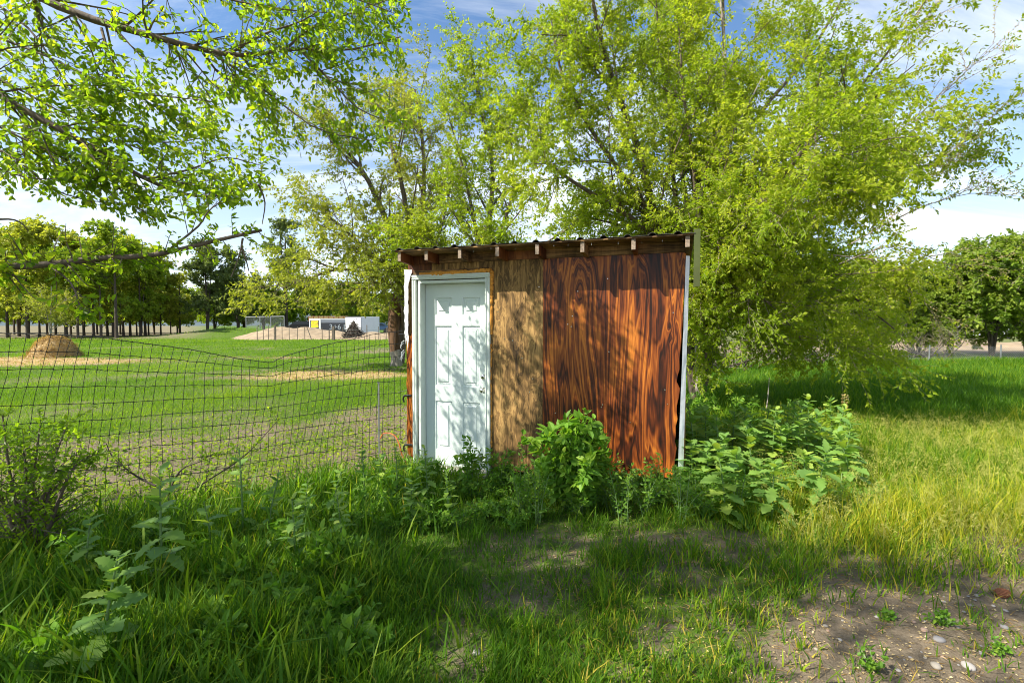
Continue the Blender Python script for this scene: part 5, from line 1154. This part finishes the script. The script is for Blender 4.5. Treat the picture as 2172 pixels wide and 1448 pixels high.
for k, (px_, py_) in enumerate([(560, 1165), (640, 1120), (700, 1105), (770, 1085), (620, 1230), (720, 1180), (840, 1060), (800, 1050), (905, 1075), (950, 1120), (870, 1110)]):
    X, Y = gpx(px_, py_); leafy_plant('thistle', 'leafy weed rising from the tall grass between the wire fence and the door', X, Y, .30 + .26 * g.random(), 26, .13, ('thistle', 'broad')[k % 3 == 0], g, 'weeds between the fence and the door', (g.normal() * .05, g.normal() * .05))
def weed_clump(name, label, X, Y, H, nst, spread, L, per, mat, g, group=None, ln=(.08, .2), nb=7, asp=.5, hang=.15):
    R_ = thing(name, label, 'weed', (X, Y, gz(X, Y)), 0, group); st = []
    for k in range(nst):
        a = g.random() * 6.28; r_ = spread * g.random() ** .6; hh = H * (.6 + .4 * g.random()) * (1 - .35 * r_ / max(spread, 1e-3)); b0 = g.normal(size=2) * spread * .15
        st.append(rs([(b0[0], b0[1], -.02), (b0[0] + math.cos(a) * r_ * .4, b0[1] + math.sin(a) * r_ * .4, hh * .55), (b0[0] + math.cos(a) * r_, b0[1] + math.sin(a) * r_, hh)], 8))
    st = np.stack(st); rr = np.tile(np.linspace(.0045, .0018, 8), (nst, 1)); mb = MB(); v, f = tubes(st, rr, 4); mb.add(v, [f])
    q1, r1, _ = spawn(st, rr, nb, .15, 1, (30, 65), ln, 5, .25, .02, .08, .6, .0012, None, g); v, f = tubes(q1, r1, 3); mb.add(v, [f]); part('stems', mb, M['stem'], R_)
    mb = MB(); c_ = g.random(len(q1))
    v, f, ti, _ = twig_leaves(q1, per, L, asp, g, .9, hang, 'oval', .1, c_, .45); mb.add(v, [f], ti)
    v, f, ti, _ = twig_leaves(st, per * 2, (L[0] * 1.3, L[1] * 1.4), asp, g, 1, hang, 'oval', .08, None, .5); mb.add(v, [f], ti)
    s = part('foliage', mb, mat, R_); s['kind'] = 'stuff'; return R_
X, Y = gpx(1215, 1090); weed_clump('goosefoot_bush', 'dense waist high leafy green weed bush against the orange panel', X, Y, 1.0, 26, .34, (.045, .105), 8, M['leaf_bush'], g, None, (.10, .24), 10)
X, Y = gpx(1000, 1048); weed_clump('goosefoot_bush', 'tall weed with a tufted tip standing before the door', X, Y, .66, 5, .12, (.03, .075), 6, M['leaf_weed'], g, None, (.06, .16), 9)
X, Y = gpx(1062, 1045); weed_clump('goosefoot_bush', 'yellow green weed in front of the brown plywood panel', X, Y, .58, 6, .14, (.025, .06), 6, M['leaf_weed'], g, None, (.06, .15), 8)
X, Y = gpx(905, 1035); weed_clump('goosefoot_bush', 'bushy weed at the hinge side of the door sill', X, Y, .36, 7, .2, (.025, .06), 6, M['leaf_weed'], g, None, (.06, .15), 8)
for k in range(26):
    px_ = 1110 + 15 * k + g.normal() * 10; py_ = 1065 + g.uniform(-15, 60); X, Y = gpx(px_, py_)
    weed_clump('slender_weed', 'slender small leaved weed along the foot of the orange panel', X, Y, .30 + .32 * g.random(), 5, .17, (.018, .045), 5, M['leaf_weed'], g, 'weeds along the foot of the shed front', (.05, .14), 7, .42)
for k in range(26):
    px_ = 740 + 16 * k + g.normal() * 12; py_ = 1050 + g.uniform(-10, 90); X, Y = gpx(px_, py_)
    weed_clump('slender_weed', 'low leafy weed in the green patch before the door sill', X, Y, .10 + .15 * g.random(), 5, .14, (.018, .045), 5, M['leaf_weed'], g, 'weeds before the door sill', (.04, .10), 6, .5)
for k in range(24):
    px_ = 1470 + 16 * k + g.normal() * 12; py_ = 1060 + g.uniform(-40, 60); X, Y = gpx(px_, py_)
    weed_clump('slender_weed', 'low thin stemmed weed fringing the thistle clump', X, Y, .20 + .2 * g.random(), 6, .16, (.014, .035), 5, M['leaf_weed'], g, 'weeds fringing the thistle clump', (.05, .12), 6, .4)
for k in range(30):
    px_ = g.uniform(20, 760); py_ = g.uniform(1150, 1440)
    X, Y = gpx(px_, py_)
    if fence_d(X, Y) > -.12: continue
    weed_clump('leafy_weed', 'small broad leaved weed mixed into the shaded grass below the wire fence', X, Y, .14 + .16 * g.random(), 6, .16, (.03, .07), 4, M['leaf_bush'], g, 'weeds in the shaded grass', (.05, .12), 5, .5)
for k in range(12):
    X = g.uniform(1.9, 3.4); Y = 5.6 + g.random() * 3.4
    if sl(X, Y)[0] < 2.95: X += 1.0
    weed_clump('shade_weed', 'dark leafy weed in the shade along the side wall', X, Y, .35 + .25 * g.random(), 6, .25, (.04, .09), 5, M['leaf_weed'], g, 'weeds along the side wall', (.08, .2), 6, .4)
for lb, px_, py_, H in [('small round mallow on the bare soil', 2024, 1335, .085), ('tiny green sprout on the bare soil beside the mallow', 1902, 1322, .05), ('yellow green sprig in the sparse grass before the bare soil', 1870, 1440, .10), ('low sprig at the bright edge of the bare soil', 2140, 1395, .06)]:
    X, Y = gpx(px_, py_); weed_clump('mallow_plant', lb, X, Y, H, 6, H * .9, (.012, .024), 3, M['leaf_weed'], g, None, (.02, .04), 4, .8)
# white flower spikes in the long grass
X, Y = gpx(1795, 985); R_ = thing('flower_spike', 'pale knobbly flower spike standing in the sunny grass', 'flower', (X, Y, 0)); st = rs([(0, 0, 0), (.01, 0, .4), (.0, .01, .78)], 8); v, f = tubes(st[None], np.linspace(.006, .004, 8)[None], 5); mb = MB(); mb.add(v, [f]); part('stem', mb, M['stem'], R_)
k = 90; t_ = g.uniform(.62, .80, k); az = g.random(k) * 6.28; p = np.stack([np.cos(az) * .018, np.sin(az) * .018, t_], 1); v, f = leaves_oval(p, np.stack([np.cos(az), np.sin(az), .5 + 0 * az], 1), np.tile((0, 0, 1.), (k, 1)), np.full(k, .022), np.full(k, .016)); mb = MB(); mb.add(v, [f], np.repeat(g.random(k), 6)); s = part('florets', mb, M['samara'], R_); s['kind'] = 'stuff'
# woody shrub against the fence and the leaning branch
X, Y = gpx(70, 1195); SH = thing('shrub', 'woody shrub with bare brown stems growing through the wire fence', 'shrub', (X, Y, 0)); c0 = np.array([X, Y, 0])
st = np.stack([rs(np.array([at(a_, 1195, Y), at(b_, 1100, Y), at(c_, 1000, Y), at(d_, e_, Y + dd)]) - c0, 10) for a_, b_, c_, d_, e_, dd in [(60, 62, 72, 85, 900, 0), (66, 80, 105, 140, 905, .2), (55, 40, 20, 5, 880, 0), (50, 20, -20, -60, 900, .1), (75, 110, 150, 190, 965, .1), (60, 50, 55, 50, 960, -.2), (70, 95, 110, 120, 1000, -.3)]])
rr = np.tile(np.linspace(.017, .004, 10), (7, 1)); mb = MB(); v, f = tubes(st, rr, 6); mb.add(v, [f]); part('stems', mb, M['bark'], SH, True)
q1, r1, _ = spawn(st, rr, 40, .12, 1, (30, 75), (.12, .38), 5, .05, .02, .1, .4, .002, None, g); mb = MB(); v, f = tubes(q1, r1, 3); mb.add(v, [f]); s = part('twigs', mb, M['bark'], SH); s['kind'] = 'stuff'
v, f, ti, _ = twig_leaves(q1, 10, (.020, .044), .55, g, 1, .1, 'oval', .1, None, .4); mb = MB(); mb.add(v, [f], ti * .7); s = part('foliage', mb, M['leaf_over'], SH); s['kind'] = 'stuff'
X, Y = gpx(345, 1075); BR = thing('sapling', 'thin sapling leaning through the wire fence with sparse leaves', 'sapling', (X, Y, 0)); c0 = np.array([X, Y, 0])
st = np.stack([rs(np.array([at(340, 1080, Y), at(430, 1025, Y), at(520, 965, Y + .1), at(592, 888, Y + .2)]) - c0, 10), rs(np.array([at(345, 1075, Y), at(380, 1000, Y), at(420, 980, Y), at(455, 960, Y)]) - c0, 10), rs(np.array([at(330, 1030, Y), at(290, 1010, Y), at(240, 970, Y), at(225, 940, Y)]) - c0, 10)])
rr = np.tile(np.linspace(.010, .003, 10), (3, 1)); mb = MB(); v, f = tubes(st, rr, 6); mb.add(v, [f]); part('stems', mb, M['bark_dark'], BR, True)
q1, r1, _ = spawn(st, rr, 16, .1, 1, (30, 70), (.08, .28), 5, .15, .0, .1, .5, .0015, None, g); mb = MB(); v, f = tubes(q1, r1, 3); mb.add(v, [f]); s = part('twigs', mb, M['bark_dark'], BR); s['kind'] = 'stuff'
v, f, ti, _ = twig_leaves(q1, 7, (.02, .042), .55, g, 1, .1, 'oval', .1, None, .4); mb = MB(); mb.add(v, [f], ti * .7); s = part('foliage', mb, M['leaf_over'], BR); s['kind'] = 'stuff'
# pale fallen branches in the long grass and a dry curved stalk
for lb, pts, r_ in [('bleached forked branch lying in the shaded long grass', [(1605, 905, 8.0, .1), (1622, 885, 8.1, .2), (1628, 850, 8.2, .3), (1632, 800, 8.2, .6)], .012), ('thin pale stick poking out of the shaded grass near the side wall', [(1512, 770, 8.6, .6), (1530, 785, 8.5, .4), (1545, 800, 8.5, .25)], .008), ('dry straw coloured stalk bent over the grass before the shed', [(895, 1325, 2.55, .05), (930, 1305, 2.6, .12), (975, 1295, 2.65, .13), (990, 1310, 2.65, .08)], .0022)]:
    P = rs([at(*q[:3]) for q in pts], 12); P[0, 2] = max(P[0, 2], .0); v, f = tubes(P[None], np.linspace(r_, r_ * .5, 12)[None], 6); mb = MB(); mb.add(v, [f]); tag(obj('fallen_branch', mb.me('fallen_branch', True), M['samara'] if r_ < .005 else M['bark_pale']), lb, 'branch')

# ------------------------------------------------------------------ stones, seeds, cone
def stone_mesh(seed):
    gg = np.random.default_rng(seed); bm = bmesh.new(); bmesh.ops.create_icosphere(bm, subdivisions=2, radius=1.0)
    for v in bm.verts: c_ = np.array(v.co); v.co = Vector(c_ * (.8 + .45 * float(fbm(np.array([c_[0] * 1.6 + seed]), np.array([c_[1] * 1.6 + c_[2] * 1.3]))[0])))
    me_ = bpy.data.meshes.new('stone'); bm.to_mesh(me_); bm.free(); [setattr(p_, 'use_smooth', True) for p_ in me_.polygons]; return me_
sts = [stone_mesh(k) for k in range(4)]; sm2 = [plain('stone_%d' % k, c_, .8, 0, .25, 30) for k, c_ in enumerate([(.36, .33, .30), (.30, .21, .16), (.27, .24, .20), (.22, .21, .21)])]
for k in range(4): sts[k].materials.append(sm2[k])
def stone(label, px_, py_, wpx, k, group=None):
    X, Y = gpx(px_, py_); r_ = wpx / FPX * Y / 2; o = obj('stone', sts[k], None, None, (X, Y, gz(X, Y) + r_ * .18)); o.scale = (r_, r_ * .8, r_ * .5); o.rotation_euler = (0, 0, px_ * .37); return tag(o, label, 'stone', group)
stone('pinkish brown stone on the bare soil beside the mallow', 1980, 1346, 18, 1); stone('grey rounded stone half sunk in the bare soil', 2076, 1426, 30, 0); stone('pale flat stone on the bare soil', 2006, 1430, 24, 2); stone('flat blue grey stone at the sunny edge of the bare soil', 2152, 1340, 18, 3); stone('grey stone in the thin grass', 1008, 1411, 22, 0); stone('white pebble beside the cone', 2090, 1270, 12, 2); stone('flat dark stone beside the pinkish brown stone', 2012, 1366, 26, 3)
for k in range(46):
    px_, py_ = g.uniform(1680, 2165), g.uniform(1255, 1446)
    if px_ < 1760 + (1446 - py_) * .3 - 60: continue
    stone('small pebble scattered on the bare soil', px_, py_, g.uniform(5, 11), int(g.integers(0, 4)), 'pebbles on the bare soil')
n_ = 9000; y = 1.3 * (4.2 / 1.3) ** g.random(n_); x = g.uniform(-1.6, 4.4, n_); ok = (g.random(n_) < sm(-1.5, 1.6, x - (y - 2.2) * .7) * (1.02 - cover(x, y) * .72)); x, y = x[ok], y[ok]; n_ = len(x)
p = np.stack([x, y, hfun(x, y) + .006], 1); dd = g.normal(size=(n_, 3)); dd[:, 2] *= .15; v, f = leaves_oval(p, dd, np.tile((0, 0, 1.), (n_, 1)) + g.normal(size=(n_, 3)) * .2, g.uniform(.010, .017, n_), g.uniform(.007, .012, n_)); mb = MB(); mb.add(v, [f], np.repeat(g.random(n_), 6))
tag(obj('fallen_seeds', mb.me('fallen_seeds'), M['samara']), 'pale papery elm seeds scattered over the soil', 'seeds', None, 'stuff')
n_ = 9000; y = 1.3 * (4.4 / 1.3) ** g.random(n_); x = g.uniform(-2.5, 4.6, n_); ok = g.random(n_) < (.25 + .75 * sm(-.5, 1.5, x)); x, y = x[ok], y[ok]; n_ = len(x)
p = np.stack([x, y, hfun(x, y) + .008], 1); dd = g.normal(size=(n_, 3)); dd[:, 2] *= .2; v, f = leaves_diamond(p, dd, np.tile((0, 0, 1.), (n_, 1)), g.uniform(.02, .09, n_), g.uniform(.0015, .004, n_)); mb = MB(); mb.add(v, [f], np.repeat(g.random(n_), 4))
tag(obj('dry_stalks', mb.me('dry_stalks'), M['straw']), 'bits of dry grass lying on the soil', 'straw', None, 'stuff')
X, Y = gpx(2142, 1268); R_ = thing('pine_cone', 'reddish brown cone lying on the bare soil at the grass edge', 'cone', (X, Y, gz(X, Y) + .022)); k = 70; u_ = np.arange(k) / k; az = np.arange(k) * 2.4; rr = .026 * np.sin(np.pi * (.12 + .82 * u_)); p = np.stack([(u_ - .5) * .075, np.cos(az) * rr * .6, np.sin(az) * rr * .6], 1); dd = np.stack([.7 + 0 * u_, np.cos(az), np.sin(az)], 1); v, f = leaves_oval(p, dd, np.stack([-1 + 0 * u_, np.cos(az), np.sin(az)], 1), np.full(k, .020), np.full(k, .018)); mb = MB(); mb.add(v, [f]); part('scales', mb, M['rust'], R_)['kind'] = 'stuff'
print('tris', sum(sum(len(p_.vertices) - 2 for p_ in m_.polygons) if len(m_.polygons) < 3000 else len(m_.loops) - 2 * len(m_.polygons) for m_ in bpy.data.meshes))
